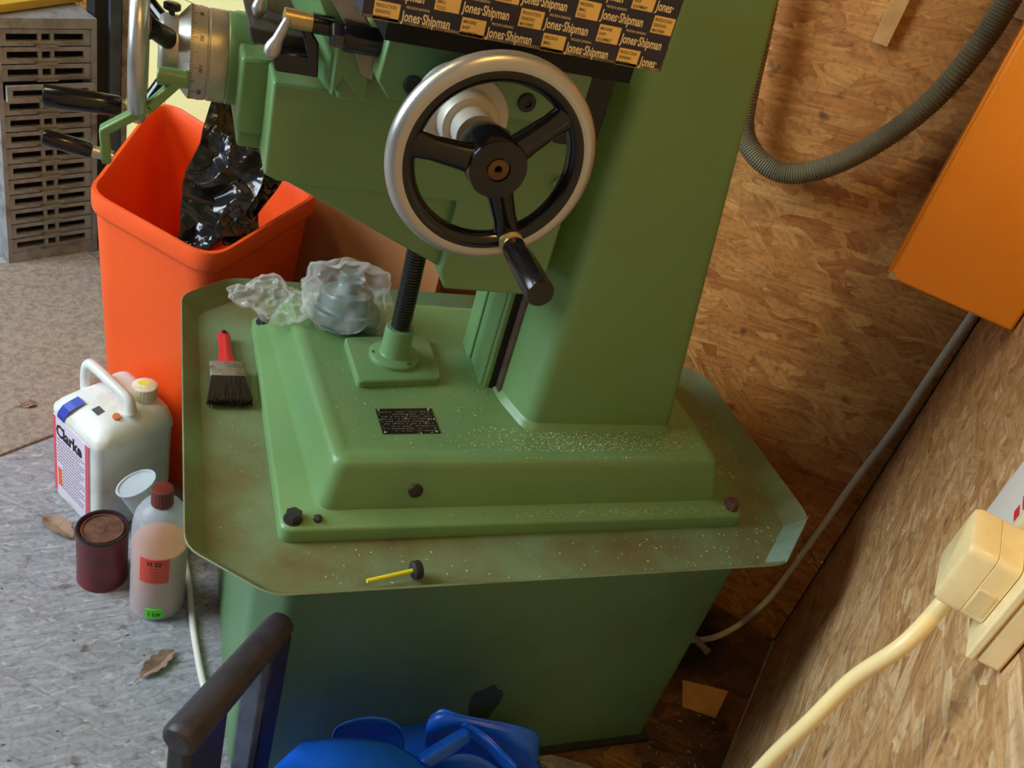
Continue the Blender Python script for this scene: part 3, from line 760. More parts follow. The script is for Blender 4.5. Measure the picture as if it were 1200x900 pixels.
lip = [bz(bring(.965), -.04), bz(bring(.992), -.036), bz(bring(1.0), -.030), bz(bring(1.0), -.006), bz(bring(.990), 0), bz(bring(.955), 0), bz(bring(.940), -.006), bz(bring(.93), -.03)]
botin = bring(k0-.02, .012, 0, .045)
inner = [lerp(bz(bring(.93), -.03), botin, t) for t in (.3, .6, .85, 1)]
loft(bm, outer+lip+inner); obj('bin_body', bm, orange, BN)
base_at(BN, (cen.x, cen.y, 0))
LN = thing('bin_liner', 'crumpled shiny black bin bag sticking up out of the orange bin', 'bag')
liner_m = worn('black_film', (.014, .013, .017), (.02, .019, .024), .2, 10, .35, 70)
liner_m.node_tree.nodes['Principled BSDF'].inputs['Specular IOR Level'].default_value = .7
def sheet(name, c4, amp, seed, parent, m, th=.004, n=60, k=11, close=True):
    """crumpled sheet between four corners, folded by ridged noise, closed to a bag with a back side"""
    bm = BM(); a, b, c, d = [Vector(p) for p in c4]; nr = (b-a).cross(d-a).normalized(); G = []
    for sgn in (1, -1):
        g = []
        for i in range(n+1):
            r = []
            for j in range(n+1):
                u, v = i/n, j/n; p = (a*(1-u)+b*u)*(1-v)+(d*(1-u)+c*u)*v
                q = p*k+Vector((seed, 0, seed))
                f = (1-abs(noise.noise(q))*2.2)*.6+(1-abs(noise.noise(q*2.3))*2)*.3+crumple(p, k*1.6, .5, seed)
                edge = min(1, 9*u*(1-u)+.0, 9*v*(1-v)) if sgn < 0 else 1
                p = p+nr*(amp*f if sgn > 0 else amp*f-th-amp*.9*edge)
                wv = noise.noise(p*9+Vector((seed*3, 1, 1))); p += (b-a).normalized()*wv*amp*.8+(d-a).normalized()*noise.noise(p*8+Vector((5, seed, 2)))*amp*.8
                r.append(bm.verts.new(p))
            g.append(r)
        for i in range(n):
            for j in range(n): bm.faces.new((g[i][j], g[i+1][j], g[i+1][j+1], g[i][j+1]))
        G.append(g)
    for i in range(n):
        bm.faces.new((G[0][i][0], G[0][i+1][0], G[1][i+1][0], G[1][i][0])); bm.faces.new((G[0][i][n], G[0][i+1][n], G[1][i+1][n], G[1][i][n]))
        bm.faces.new((G[0][0][i], G[0][0][i+1], G[1][0][i+1], G[1][0][i])); bm.faces.new((G[0][n][i], G[0][n][i+1], G[1][n][i+1], G[1][n][i]))
    return obj(name, bm, m, parent)
by = 1.50
sheet('bag_sheet', [atY(200, 290, 1.42), atY(305, 285, 1.46), atY(293, 128, 1.60), atY(243, 112, 1.58)], .022, 2.2, LN, liner_m)
sheet('bag_fold', [atY(238, 290, 1.40), atY(285, 282, 1.42), atY(335, 205, 1.54), atY(285, 185, 1.54)], .025, 6.2, LN, liner_m, k=15)
sheet('bag_fold', [atY(215, 292, 1.44), atY(250, 300, 1.41), atY(318, 190, 1.5), atY(262, 150, 1.55)], .03, 9.7, LN, liner_m, k=12)
base_at(LN, (cen.x, cen.y, .35))

# ================================================================== JUG, CUP, TIN, BOTTLE
JG = thing('jerry_can', 'white plastic jug with red striped label in front of the orange bin', 'container')
jB = atZ(66, 578, 0); jF = atZ(110, 624, 0)
ju = (jF-jB).normalized(); jv = Vector((-ju.y, ju.x, 0))
if jv.y < 0: jv = -jv
JL, JD = (jF-jB).length+.028, .148
JH = .205
O_ = jB-ju*.012
def jp(u, v, z): return O_+ju*u+jv*v+Vector((0, 0, z))
def jring(z, e=0, top=0):
    q = rpoly([(e, e), (JL-e, e), (JL-e, JD-e), (e, JD-e)], .022, 5); return q
bm = BM(); loops = []
for z, e in ((0, .006), (.004, .001), (.012, 0), (.05, .001), (.188, .001), (.197, -.001), (.206, .000)):
    loops.append([jp(p.x, p.y, z) for p in jring(z, e)])
# shoulders sloping up towards the spout side
for z, e in ((.218, .006), (.232, .016), (.240, .026), (.243, .034)):
    loops.append([jp(p.x, p.y, z+.012*(p.y/JD)-(.018*max(0, 1-p.y/JD)*(z-.206)/.037)) for p in jring(z, e)])
loft(bm, loops); jug = obj('jug_body', bm, white_plastic, JG)
bm = BM()
hp = [jp(.012, .060, .212), jp(.008, .062, .250), jp(.012, .064, .272), jp(.030, .066, .277), jp(JL*.62, .070, .270), jp(JL*.80, .072, .262), jp(JL*.86, .072, .240)]
tube(bm, hp, .0095, 12, 6); obj('jug_handle', bm, white_plastic, JG)
cc = jp(JL*.70, JD*.76, .247)
bm = BM(); lathe(bm, [(.019, -.006), (.019, 0), (.0215, .001), (.0215, .003)], cc, (0, 0, 1), 36)
n = 48
for z0, z1, r0 in ((.003, .0235, .0205),):
    l = [[cc+Vector(((r0+(.0008 if i % 2 else 0))*math.cos(2*math.pi*i/n), (r0+(.0008 if i % 2 else 0))*math.sin(2*math.pi*i/n), z)) for i in range(n)] for z in (z0, z1)]
    l.append([cc+Vector((.018*math.cos(2*math.pi*i/n), .018*math.sin(2*math.pi*i/n), z1+.002)) for i in range(n)])
    loft(bm, l)
cap_ = obj('screw_cap', bm, worn('stained_cap', srgb(232, 226, 204), srgb(210, 190, 140), .45, 30, .1), JG)
bm = BM(); c_ = cc+Vector((-.002, .003, .0256)); extr(bm, [c_+Vector((.010*math.cos(t)*(1+.2*math.sin(3*t)), .006*math.sin(t), 0)) for t in [2*math.pi*i/20 for i in range(20)]], (0, 0, .0003)); obj('cap_paint_dab', bm, yellow, cap_)
bm = BM(); lathe(bm, [(.007, -.002), (.0065, .001), (.004, .0015)], jp(JL*.80, .050, .238), (.1, -.3, 1), 20); obj('orange_dot', bm, mat('orange_dot', srgb(226, 120, 70), .5), JG)
bm = BM()
tp_ = [(-.0012, .193), (-.0012, .2055), (.006, .2195), (.016, .2265), (.030, .2335)]
for i in range(len(tp_)-1):
    (v0, z0), (v1, z1) = tp_[i], tp_[i+1]; s0, s1 = .026+.010*i/3, .026+.010*(i+1)/3
    extr(bm, [jp(s0, v0-.0005, z0+.001), jp(s0+.022, v0-.0005, z0+.001), jp(s1+.022, v1-.0005, z1+.001), jp(s1, v1-.0005, z1+.001)], (0, -.0004, .0004))
obj('blue_tape', bm, mat('blue_tape', srgb(40, 60, 180), .5), JG)
# label on the front face (v = 0)
def jf(u, z, o=-.0008): return jp(u, o, z)
def jrect(bm, u0, u1, z0, z1, o, th=.0006): extr(bm, [jf(u0, z0, o), jf(u1, z0, o), jf(u1, z1, o), jf(u0, z1, o)], -jv*th)
u0, u1, lz0, lz1 = .012, JL-.030, .016, .192
bm = BM(); jrect(bm, u0, u1, lz0, lz1, .0012, .0022); lb = obj('paper_label', bm, mat('label_white', srgb(226, 214, 232), .6), jug, smooth=False)
red_l = mat('label_red', srgb(226, 84, 104), .6)
for q in ((u0, u0+.008), (u1-.010, u1)):
    bm = BM(); jrect(bm, q[0], q[1], lz0, lz1, -.0011, .0003); obj('red_stripe', bm, red_l, jug, smooth=False)
bm = BM(); jrect(bm, u0+.012, u0+.024, .036, .078, -.0011, .0003); obj('hazard_panel', bm, mat('label_orange', srgb(236, 110, 40), .6), jug, smooth=False)
bm = BM(); LW = u1-u0-.020
text_into(bm, 'Clarke', .037, facing(jf(u0+.0095, .152, -.0014), ju, (0, 0, 1)), bold=.0012, depth=.0002, squeeze=LW/(.037*3.05))
for j in range(16):
    z = .143-j*.0072
    if j > 7 and j < 13: ua = u0+.027
    else: ua = u0+.012
    ub = u1-.013-(.012 if j % 3 == 1 else 0)
    t = ua
    random.seed(j)
    while t < ub-.004:
        l = random.uniform(.003, .009); jrect(bm, t, min(t+l, ub), z, z+.0016, -.0011, .00025); t += l+.0015
obj('label_lettering', bm, mat('label_ink', srgb(34, 28, 40), .6), jug, smooth=False)
bm = BM(); o5 = (.010, .0)
for i in range(12):
    uu = JL*.52+i*.0016; extr(bm, [jp(uu, .030, .2312), jp(uu+.0008, .030, .2312), jp(uu+.0008, .044, .2335), jp(uu, .044, .2335)], (0, 0, .0012))
obj('batch_mark', bm, mat('print_grey', srgb(110, 108, 112), .6), jug, smooth=False)
base_at(JG, jp(JL/2, JD/2, 0))

# translucent white measuring cup leaning behind the bottle
CU = thing('measuring_cup', 'small translucent white plastic cup tipped between jug and bottle', 'cup')
ca = atZ(159, 566, .165); base_pt = atZ(181, 602, .100)
axc = (ca-base_pt).normalized()
milky = mat('milky_plastic', srgb(214, 226, 234), .35, 0, **{'Transmission Weight': .35, 'IOR': 1.3})
Lc = (ca-base_pt).length
bm = BM(); lathe(bm, [(.026, 0), (.028, .002), (.0325, Lc-.003), (.0345, Lc-.002), (.0345, Lc), (.031, Lc), (.030, Lc-.003), (.029, Lc-.0035)], base_pt, axc, 40); obj('cup_body', bm, milky, CU)
bm = BM(); cyl(bm, (base_pt.x+.004, base_pt.y+.004, 0.0), base_pt+axc*.004, .022); obj('cup_foot', bm, milky, CU)
base_at(CU, (base_pt.x, base_pt.y, 0))

# maroon tin
TN = thing('paint_tin', 'dark maroon paint tin with a rusty brown lid beside the white jug', 'tin')
tb_ = atZ(120, 674, 0); tr_ = (atZ(151, 672, 0)-atZ(90, 672, 0)).length/2*.99
th_ = up_at(120, 617, tb_)*.98
bm = BM(); lathe(bm, [(tr_*.97, 0), (tr_, .002), (tr_*.985, .004), (tr_*.985, th_-.004), (tr_, th_-.003), (tr_, th_), (tr_*.93, th_), (tr_*.90, th_-.003), (tr_*.88, th_-.006)], tb_, (0, 0, 1), 56); tin = obj('tin_body', bm, can_m, TN)
bm = BM(); lathe(bm, [(tr_*1.005, -.0035), (tr_*1.015, -.001), (tr_*1.0, .0015), (tr_*.93, .0015), (tr_*.90, -.001)], tb_+Vector((0, 0, th_)), (0, 0, 1), 56, False, False); obj('tin_rim', bm, mat('dark_rim', srgb(52, 46, 50), .4, .4), TN)
bm = BM(); lathe(bm, [(tr_*.84, -.006), (tr_*.80, -.001), (tr_*.76, -.0015), (tr_*.74, -.004), (.001, -.004)], tb_+Vector((0, 0, th_)), (0, 0, 1), 48, True, True); obj('tin_lid', bm, rust, TN)
base_at(TN, tb_)

# one litre bottle of amber oil
BT = thing('oil_bottle', 'clear plastic bottle of amber oil with brown cap and red label', 'bottle')
bb = atZ(184, 705, 0); rb = (atZ(216, 700, 0)-atZ(150, 700, 0)).length/2*.97
hb = up_at(186, 571, bb)
sh = hb-.028
hdpe = mat('hdpe', srgb(214, 224, 240), .3, 0, **{'Alpha': .42})
bm = BM(); lathe(bm, [(rb*.90, 0), (rb*.99, .004), (rb, .012), (rb, sh*.74), (rb*.985, sh*.80), (rb*.90, sh*.88), (rb*.70, sh*.945), (rb*.42, sh*.975), (.0145, sh*.985), (.0145, sh)], bb+Vector((0, 0, .0005)), (0, 0, 1), 64)
bot_ = obj('bottle_body', bm, hdpe, BT)
bm = BM(); lathe(bm, [(rb*.86, .003), (rb*.965, .009), (rb*.965, sh*.62), (.001, sh*.62)], bb+Vector((0, 0, .0005)), (0, 0, 1), 56); obj('amber_oil', bm, mat('amber_oil', srgb(232, 146, 66), .3, 0, **{'Subsurface Weight': .3, 'Subsurface Radius': (.05, .02, .01), 'Subsurface Scale': 1}), BT)
bm = BM(); n = 48; c_ = bb+Vector((0, 0, sh-.008)); l = []
for z, r in ((0, .0165), (.030, .0160), (.034, .0150), (.035, .012)): l.append([c_+Vector(((r+(.0007 if i % 2 else 0))*math.cos(2*math.pi*i/n), (r+(.0007 if i % 2 else 0))*math.sin(2*math.pi*i/n), z)) for i in range(n)])
loft(bm, l); obj('bottle_cap', bm, mat('brown_cap', srgb(112, 44, 36), .45), BT)
vdir = (Vector((0, 0, 0))-Vector((bb.x, bb.y, 0))).normalized(); va = math.atan2(vdir.y, vdir.x)
def wrap(name, a0, a1, z0, z1, m, lines=(), tilt=0, n=18):
    bm = BM(); r1 = rb+.0012
    pts = [(bb.x+rr*math.cos(va+a0+(a1-a0)*i/n), bb.y+rr*math.sin(va+a0+(a1-a0)*i/n)) for rr in (rb-.0005, r1) for i in range(n+1)]
    lo = [Vector((*p, z0)) for p in pts]; hi = [Vector((*p, z1)) for p in pts]
    A, B, C_, D = lo[:n+1], lo[n+1:], hi[:n+1], hi[n+1:]
    extr_ = A+B[::-1]; loft(bm, [extr_, C_+D[::-1]])
    o = obj(name, bm, m, bot_)
    bmt = BM()
    for s, sz, fz, sq in lines:
        tot = (a1-a0)*r1; t = BM(); wdt = text_into(t, s, sz, Matrix.Identity(4), depth=.0001, squeeze=sq, bold=.0002 if sz > .006 else 0)
        for v in t.verts:
            s_ = v.co.x-wdt/2; a = va+(a0+a1)/2+s_/r1
            v.co = Vector((bb.x+(r1+.0003+v.co.z)*math.cos(a), bb.y+(r1+.0003+v.co.z)*math.sin(a), z0+(z1-z0)*fz+v.co.y))
        me = bpy.data.meshes.new('tmp'); t.to_mesh(me); t.free(); bmt.from_mesh(me); bpy.data.meshes.remove(me)
    obj('label_lettering', bmt, mat('ink_'+name, srgb(24, 20, 20), .6), bot_, smooth=False)
wrap('red_label', -.68, .36, sh*.40, sh*.63, mat('bottle_label_red', srgb(232, 84, 70), .55), [('H 32', .013, .74, .85)]+[('--- ---- ---', .0045, .60-i*.11, .8) for i in range(1)]+[('---- -- --- ----', .0035, .48, .8), ('--- --- ------', .0035, .36, .8), ('----- -----', .0035, .24, .8), ('-- ---- ----', .0035, .12, .8)])
wrap('green_label', -.40, .22, sh*.045, sh*.135, mat('bottle_label_green', srgb(96, 240, 40), .55), [('1 Ltr', .013, .25, .85)])
base_at(BT, bb)

# ================================================================== LEAVES, SCRAP, CABLES
def leaf(label, pa, pb, wd, seed):
    a, b = atZ(*pa, .002), atZ(*pb, .002); d = (b-a); Ln = d.length; d.normalize(); s = Vector((-d.y, d.x, 0)); bm = BM(); n = 28
    rows_ = []
    for i in range(n+1):
        t = i/n; lob = .72+.28*abs(math.sin(t*math.pi*4.5+seed)); h = wd*math.sin(math.pi*min(1, t*1.02))**.7*lob
        rows_.append([a+d*Ln*t+s*h*k+Vector((0, 0, .0035+abs(k)*h*.45+.0015*math.sin(t*9+seed)-.0015)) for k in (-1, -.5, 0, .5, 1)])
    for sg in (0, .0006):
        vs = [[bm.verts.new(p+Vector((0, 0, sg))) for p in r] for r in rows_]
        for i in range(n):
            for j in range(4): bm.faces.new((vs[i][j], vs[i+1][j], vs[i+1][j+1], vs[i][j+1]))
    o = obj('dry_leaf', bm, leaf_m); 
    bm = BM(); tube(bm, [a-d*.012+Vector((0, 0, .002)), a+Vector((0, 0, .004)), a+d*Ln*.5+Vector((0, 0, .0042)), a+d*Ln*.95+Vector((0, 0, .004))], .0007, 6, 4); obj('leaf_stem', bm, leaf_m, o)
    return tag(o, label, 'leaf')
leaf('dry brown oak leaf with lobed edge on the grey floor below the bottle', (164, 795), (205, 763), .016, .4)
leaf('curled dull brown leaf lying on the grey floor beside the maroon tin', (50, 606), (86, 632), .020, 1.7)
leaf('small curled brown leaf on the carpet behind the white jug', (22, 478), (46, 474), .012, 2.4)
q = [atZ(x, y, .003) for x, y in ((799, 798), (853, 811), (838, 842), (799, 829))]
bm = BM(); extr(bm, q, (0, 0, .004)); tag(obj('wood_offcut', bm, wood_pale, bevel=.0008), 'pale thin wood offcut on the dirty floor beside the stand', 'offcut')
def cable(label, pts, r, m=cable_m, name='power_cable'):
    bm = BM(); tube(bm, pts, r, 12, 8); return tag(obj(name, bm, m), label, 'cable')
cable('white power cable curving over the floor between the bottle and the green stand', [atZ(x, y, .0065) for x, y in ((212, 640), (218, 662), (222, 690), (227, 740), (238, 800), (250, 826), (264, 840), (285, 851), (312, 855), (345, 860), (380, 868), (420, 880))], .0055)
pts = [on_back(x, y, .012) for x, y in ((1190, 290), (1166, 330), (1140, 368), (1095, 433), (1050, 500), (1000, 566), (960, 622), (925, 670))]
pts += [on_back(905, 697, .02), W(.04, .03, .05)*.0+on_back(886, 716, .04)]
pts += [atZ(868, 731, .012), atZ(845, 744, .008), atZ(822, 750, .007), atZ(800, 748, .007), atZ(770, 740, .007)]
cable('white power cable hanging down the brown board wall behind the tray corner', pts, .0062)
cable('short grey cable end lying on the floor behind the green stand', [atZ(x, y, .008) for x, y in ((788, 722), (808, 742), (830, 765))], .0075, mat('grey_cable', srgb(170, 160, 140), .5), 'cable_end')
# grey conduit
hp = [on_back(x, y, o_) for x, y, o_ in ((1215, -60, .06), (1182, 0, .06), (1150, 50, .06), (1105, 105, .06), (1060, 145, .06), (1005, 180, .06), (955, 200, .06), (915, 202, .06), (885, 182, .06), (872, 150, .05), (878, 105, .05), (890, 50, .05), (903, -20, .05), (910, -80, .05))]
bm = BM(); tube(bm, hp, .0165, 16, 26, rf=lambda i, n: .0165 if i % 2 else .0150)
tag(obj('conduit_hose', bm, worn('grey_conduit', srgb(116, 112, 90), srgb(96, 94, 76), .5, 20, .1)), 'ribbed grey flexible conduit hanging in a loop on the board wall', 'hose')
# wooden strips fixed on the wall
def strip(label, px, m=wood_pale):
    bm = BM(); extr(bm, [on_back(x, y, .004) for x, y in px], RD*.010); return tag(obj('wood_strip', bm, m, bevel=.001), label, 'strip')
strip('pale wooden strip fixed on the board wall left of the conduit', [(1023, 48), (1041, 55), (1082, -30), (1062, -38)])
strip('short pale wood piece on the board wall right of the conduit top', [(1178, 16), (1205, 26), (1235, -40), (1208, -50)])

bm = BM(); a, b_ = on_back(806, 405, .012), on_back(827, 450, .012); extr(bm, [a, a+(b_-a)*.4+NN*.004, b_, a+(b_-a)*.5-NN*.003], RD*.003); tag(obj('wood_sliver', bm, wood_pale), 'thin pale wood sliver stuck on the board wall just right of the column foot', 'sliver')
# ================================================================== ORANGE WALL BOX, SOCKET, PLUG
s0 = .35
OB = thing('orange_wall_box', 'orange painted steel box fixed on the right wall above the socket', 'box')
pA = on_plane(1040, 325, W(s0, 0, 0), RD)
nb, zbx = (pA-A0).dot(NN), pA.z
bm = BM(); extr(bm, [W(s0, .002, zbx), W(s0, nb, zbx), W(.06, nb, zbx), W(.06, .002, zbx)], (0, 0, .55)); obj('box_body', bm, orange_box_m, OB, bevel=.004, seg=3)
bm = BM(); extr(bm, [W(s0-.004, nb-.001, zbx+.004), W(s0-.004, nb+.003, zbx+.004), W(.064, nb+.003, zbx+.004), W(.064, nb-.001, zbx+.004)], (0, 0, .54)); obj('box_door', bm, orange_box_m, OB, bevel=.003)
bm = BM(); q = W(s0+.0003, nb-.012, zbx+.001); extr(bm, [q, W(s0+.0003, nb+.0004, zbx+.001), W(s0+.0003, nb+.0004, zbx+.010), W(s0+.0003, nb-.007, zbx+.008)], RD*.0006); obj('chipped_corner', bm, mat('bare_chip', srgb(190, 160, 120), .6), OB)
base_at(OB, W(.2, nb/2, zbx))
SS = 1.015
def wall_pt(px, py, s): return on_plane(px, py, W(s, 0, 0), RD)
sl = wall_pt(1131, 768, SS); sn = (sl-A0).dot(NN); sz = sl.z
SK = thing('wall_socket', 'cream wall socket box on the right wall under the plug', 'socket')
bm = BM(); extr(bm, [W(SS, .001, sz), W(SS, sn-.006, sz), W(SS-.088, sn-.006, sz), W(SS-.088, .001, sz)], (0, 0, .088)); obj('back_box', bm, socket_m, SK, bevel=.002)
bm = BM(); extr(bm, [W(SS+.001, sn-.0055, sz-.001), W(SS+.001, sn, sz-.001), W(SS-.089, sn, sz-.001), W(SS-.089, sn-.0055, sz-.001)], (0, 0, .090)); obj('face_plate', bm, socket_m, SK, bevel=.0015)
bm = BM(); extr(bm, [W(SS-.066, sn-.001, sz+.070), W(SS-.066, sn+.003, sz+.070), W(SS-.078, sn+.004, sz+.070), W(SS-.078, sn-.001, sz+.070)], (0, 0, .012)); obj('rocker_switch', bm, socket_m, SK, bevel=.001)
base_at(SK, W(SS-.044, sn/2, sz))
PL = thing('mains_plug', 'cream three pin plug pushed into the socket with its cable', 'plug')
pb = wall_pt(1090, 703, SS-.012); pt = wall_pt(1152, 647, SS-.012)
pn, pz = (pb-A0).dot(NN), pb.z; ph = pt.z-pb.z
ps1, ps0 = SS-.012, SS-.062
bm = BM()
def pring(n_, e): 
    q = rpoly([(ps0+e, pz+e), (ps1-e, pz+e), (ps1-e, pz+ph-e), (ps0+e, pz+ph-e)], .006, 4); return [W(p.x, n_, p.y) for p in q]
loft(bm, [pring(sn+.0005, .0), pring(sn+.004, 0), pring(sn+.0135, 0), pring(sn+.0140, .0006), pring(sn+.0145, 0), pring(pn-.004, .0), pring(pn-.001, .0012), pring(pn, .004)])
plug = obj('plug_body', bm, socket_m, PL)
bm = BM(); extr(bm, [W(ps1-.0002, sn+.003, pz+.006), W(ps1-.0002, sn+.013, pz+.006), W(ps1-.0002, sn+.013, pz+.024), W(ps1-.0002, sn+.003, pz+.024)], RD*.0012); obj('finger_grip', bm, mat('grip_shade', srgb(226, 200, 150), .4), plug, bevel=.0004)
c0_ = W((ps0+ps1)/2+.008, (sn+pn)/2+.004, pz)
e1 = wall_pt(1000, 796, SS+.0); 
cpts = [c0_+Vector((0, 0, .004)), c0_-Vector((0, 0, .006)), wall_pt(1060, 755, SS-.005), wall_pt(1000, 796, SS+.0), wall_pt(950, 845, SS+.01), wall_pt(900, 893, SS+.01), wall_pt(868, 935, SS+.01), wall_pt(840, 1010, SS)]
bm = BM(); tube(bm, cpts, .0044, 14, 8, rf=lambda i, n: .0060 if i < 9 else .0054); obj('plug_cable', bm, mat('cream_cable', srgb(246, 222, 160), .35), PL)
base_at(PL, W((ps0+ps1)/2, (sn+pn)/2, pz))
# white notice behind the plug with red marks
NT = thing('white_wall_notice', 'white plate with red lettering on the right wall behind the plug', 'sign')
na, nbp = on_right(1163, 592, .004), on_right(1215, 530, .004)
sA = (na-A0).dot(RD)
bm = BM(); extr(bm, [W(.777, .001, .905), W(.862, .001, .905), W(.862, .001, 1.03), W(.777, .001, 1.03)], NN*.004); plate = obj('notice_plate', bm, mat('notice_white', srgb(222, 214, 204), .4), NT)
bm = BM()
for z0, z1, sa in ((.9635, .9685, .841), (.952, .959, .846)):
    extr(bm, [W(sa, .0052, z0), W(.860, .0052, z0), W(.860, .0052, z1), W(sa, .0052, z1)], NN*.0004)
obj('red_lettering', bm, mat('notice_red', srgb(214, 40, 30), .5), NT, smooth=False)
base_at(NT, W(.82, .002, .905))

# ================================================================== ARMREST FRAME AND BLUE SACK IN FRONT
CH = thing('chair_arm_frame', 'dark grey chair armrest on its black bracket in front of the stand', 'chair')
zA = .452
e0, e1_ = atZ(206, 872, zA), atZ(333, 727, zA)
e1_ = e1_; d = (e1_-e0).normalized(); s = Vector((d.y, -d.x, 0)); La = (e1_-e0).length
bm = BM(); loops = []
for t, sc_ in ((0, .80), (.004, .97), (.012, 1), (La*.5, .93), (La-.012, .84), (La-.003, .76), (La, .5)):
    loops.append([e0+d*t+s*(.0205*sc_*math.cos(q))+Vector((0, 0, .0205*sc_*math.sin(q)*.95)) for q in [2*math.pi*(i+.5)/10 for i in range(10)]])
loft(bm, loops); obj('armrest', bm, worn('worn_armrest', srgb(58, 54, 60), srgb(40, 36, 40), .5, 40, .2, 90), CH, bevel=.002)
plast = worn('black_bracket', (.016, .015, .016), (.028, .027, .03), .45, 30, .1, 60)
def legp(name, t0, t1, m, z0=0.0, wd=.017, u0_=0, u1_=0):
    bm = BM(); a, b_ = e0+d*t0, e0+d*t1
    top = zA-.006
    q = [(a, u0_), (b_, u1_)]
    pts = [Vector((*(a-s*wd).xy, top)), Vector((*(a+s*wd).xy, top)), Vector((*(b_+s*wd).xy, top)), Vector((*(b_-s*wd).xy, top))]
    loft(bm, [[Vector((p.x, p.y, z0)) for p in pts], pts]); return obj(name, bm, m, CH, bevel=.006, seg=3)
legp('front_bracket', .002, .070, plast, 0.0, .013)
legp('rear_bracket', La-.048, La-.004, plast, 0.0, .017)
bm = BM()
pa_, pb_ = e0+d*(La-.060)-s*.012, e0+d*(La-.050)-s*.012
p4 = [e0+d*(La-.056)+s*.014, e0+d*(La-.047)+s*.017, e0+d*(La-.047)-s*.010, e0+d*(La-.056)-s*.010]
loft(bm, [[Vector((p.x, p.y, 0.02)) for p in p4], [Vector((p.x, p.y, zA-.012)) for p in p4]]); obj('lit_side_plate', bm, slate, CH, bevel=.002)  # lit left side of the black bracket, its light put into the slate colour
base_at(CH, Vector((*((e0+e1_)/2).xy, 0)))

# blue vinyl sack
BS = thing('blue_vinyl_sack', 'bright blue vinyl sack slumped open in front of the stand', 'sack')
def poly_thick(name, pts, th, m, parent, n=1):
    bm = BM(); extr(bm, pts, th); return obj(name, bm, m, parent, bevel=.004, seg=2)
zk = .30
def B_(x, y, z): return atZ(x, y, z)
def curved(name, rows_, th=.003):
    """sheet lofted through rows of points, with thickness"""
    bm = BM(); R = [smooth_path(r, 6) for r in rows_]; cols_ = list(zip(*R)); G = [smooth_path(list(c), 6) for c in cols_]
    vs = [[bm.verts.new(p) for p in g] for g in G]
    for i in range(len(vs)-1):
        for j in range(len(vs[0])-1): bm.faces.new((vs[i][j], vs[i+1][j], vs[i+1][j+1], vs[i][j+1]))
    o = obj(name, bm, blue_m, BS); md = o.modifiers.new('thickness', 'SOLIDIFY'); md.thickness = th; md.offset = -1; return o
# front panel: bright, nearly flat top that falls away to the floor
curved('front_flap', [[B_(357, 870, .305), B_(390, 867, .315), B_(430, 868, .315), B_(459, 873, .31)],
                      [B_(330, 893, .31), B_(390, 903, .32), B_(450, 905, .32), B_(500, 897, .30)],
                      [B_(300, 925, .29), B_(390, 950, .31), B_(470, 950, .30), B_(540, 930, .27)],
                      [B_(280, 970, .15), B_(390, 1010, .16), B_(500, 1010, .16), B_(610, 980, .14)],
                      [B_(290, 1010, .0), B_(390, 1080, .0), B_(510, 1080, .0), B_(620, 1030, .0)]])
# open mouth behind it
curved('mouth_wall', [[B_(388, 864, .27), B_(396, 850, .30), B_(425, 840, .315), B_(455, 842, .315), B_(472, 856, .30), B_(474, 880, .27)],
                      [B_(390, 885, .18), B_(400, 880, .19), B_(428, 872, .2), B_(455, 872, .2), B_(470, 885, .19), B_(474, 900, .18)]])
curved('side_fold', [[B_(505, 838, .27), B_(520, 830, .285), B_(545, 838, .29), B_(600, 848, .29), B_(628, 858, .28), B_(630, 875, .26)],
                     [B_(498, 868, .22), B_(515, 862, .24), B_(548, 860, .25), B_(592, 874, .25), B_(620, 890, .24), B_(628, 900, .22)],
                     [B_(505, 905, .0), B_(520, 910, .0), B_(550, 920, .0), B_(590, 930, .0), B_(620, 935, .0), B_(630, 930, .0)]])
curved('rolled_edge', [[B_(488, 884, .30), B_(515, 868, .305), B_(545, 851, .31)], [B_(494, 892, .315), B_(522, 874, .32), B_(551, 858, .318)], [B_(502, 902, .30), B_(528, 886, .305), B_(552, 868, .30)]])
curved('rolled_edge', [[B_(540, 850, .305), B_(565, 868, .30), B_(598, 900, .29)], [B_(548, 848, .318), B_(574, 866, .315), B_(606, 898, .305)], [B_(552, 862, .29), B_(576, 882, .285), B_(600, 910, .27)]])
curved('inner_fold', [[B_(500, 896, .27), B_(530, 884, .28), B_(560, 885, .28), B_(592, 905, .27)], [B_(500, 930, .2), B_(530, 925, .22), B_(560, 930, .22), B_(592, 940, .2)]])
bm = BM(); q0 = [B_(300, 985, 0.0), B_(640, 985, 0.0), B_(600, 900, 0), B_(420, 880, 0)]
loft(bm, [z3([p.xy.to_3d() for p in q0], 0), z3([(p*.92+sum(q0, Vector())/4*.08) for p in q0], .12)]); obj('sack_bottom', bm, blue_m, BS, bevel=.01)
base_at(BS, Vector((*B_(470, 950, 0).xy, 0)))

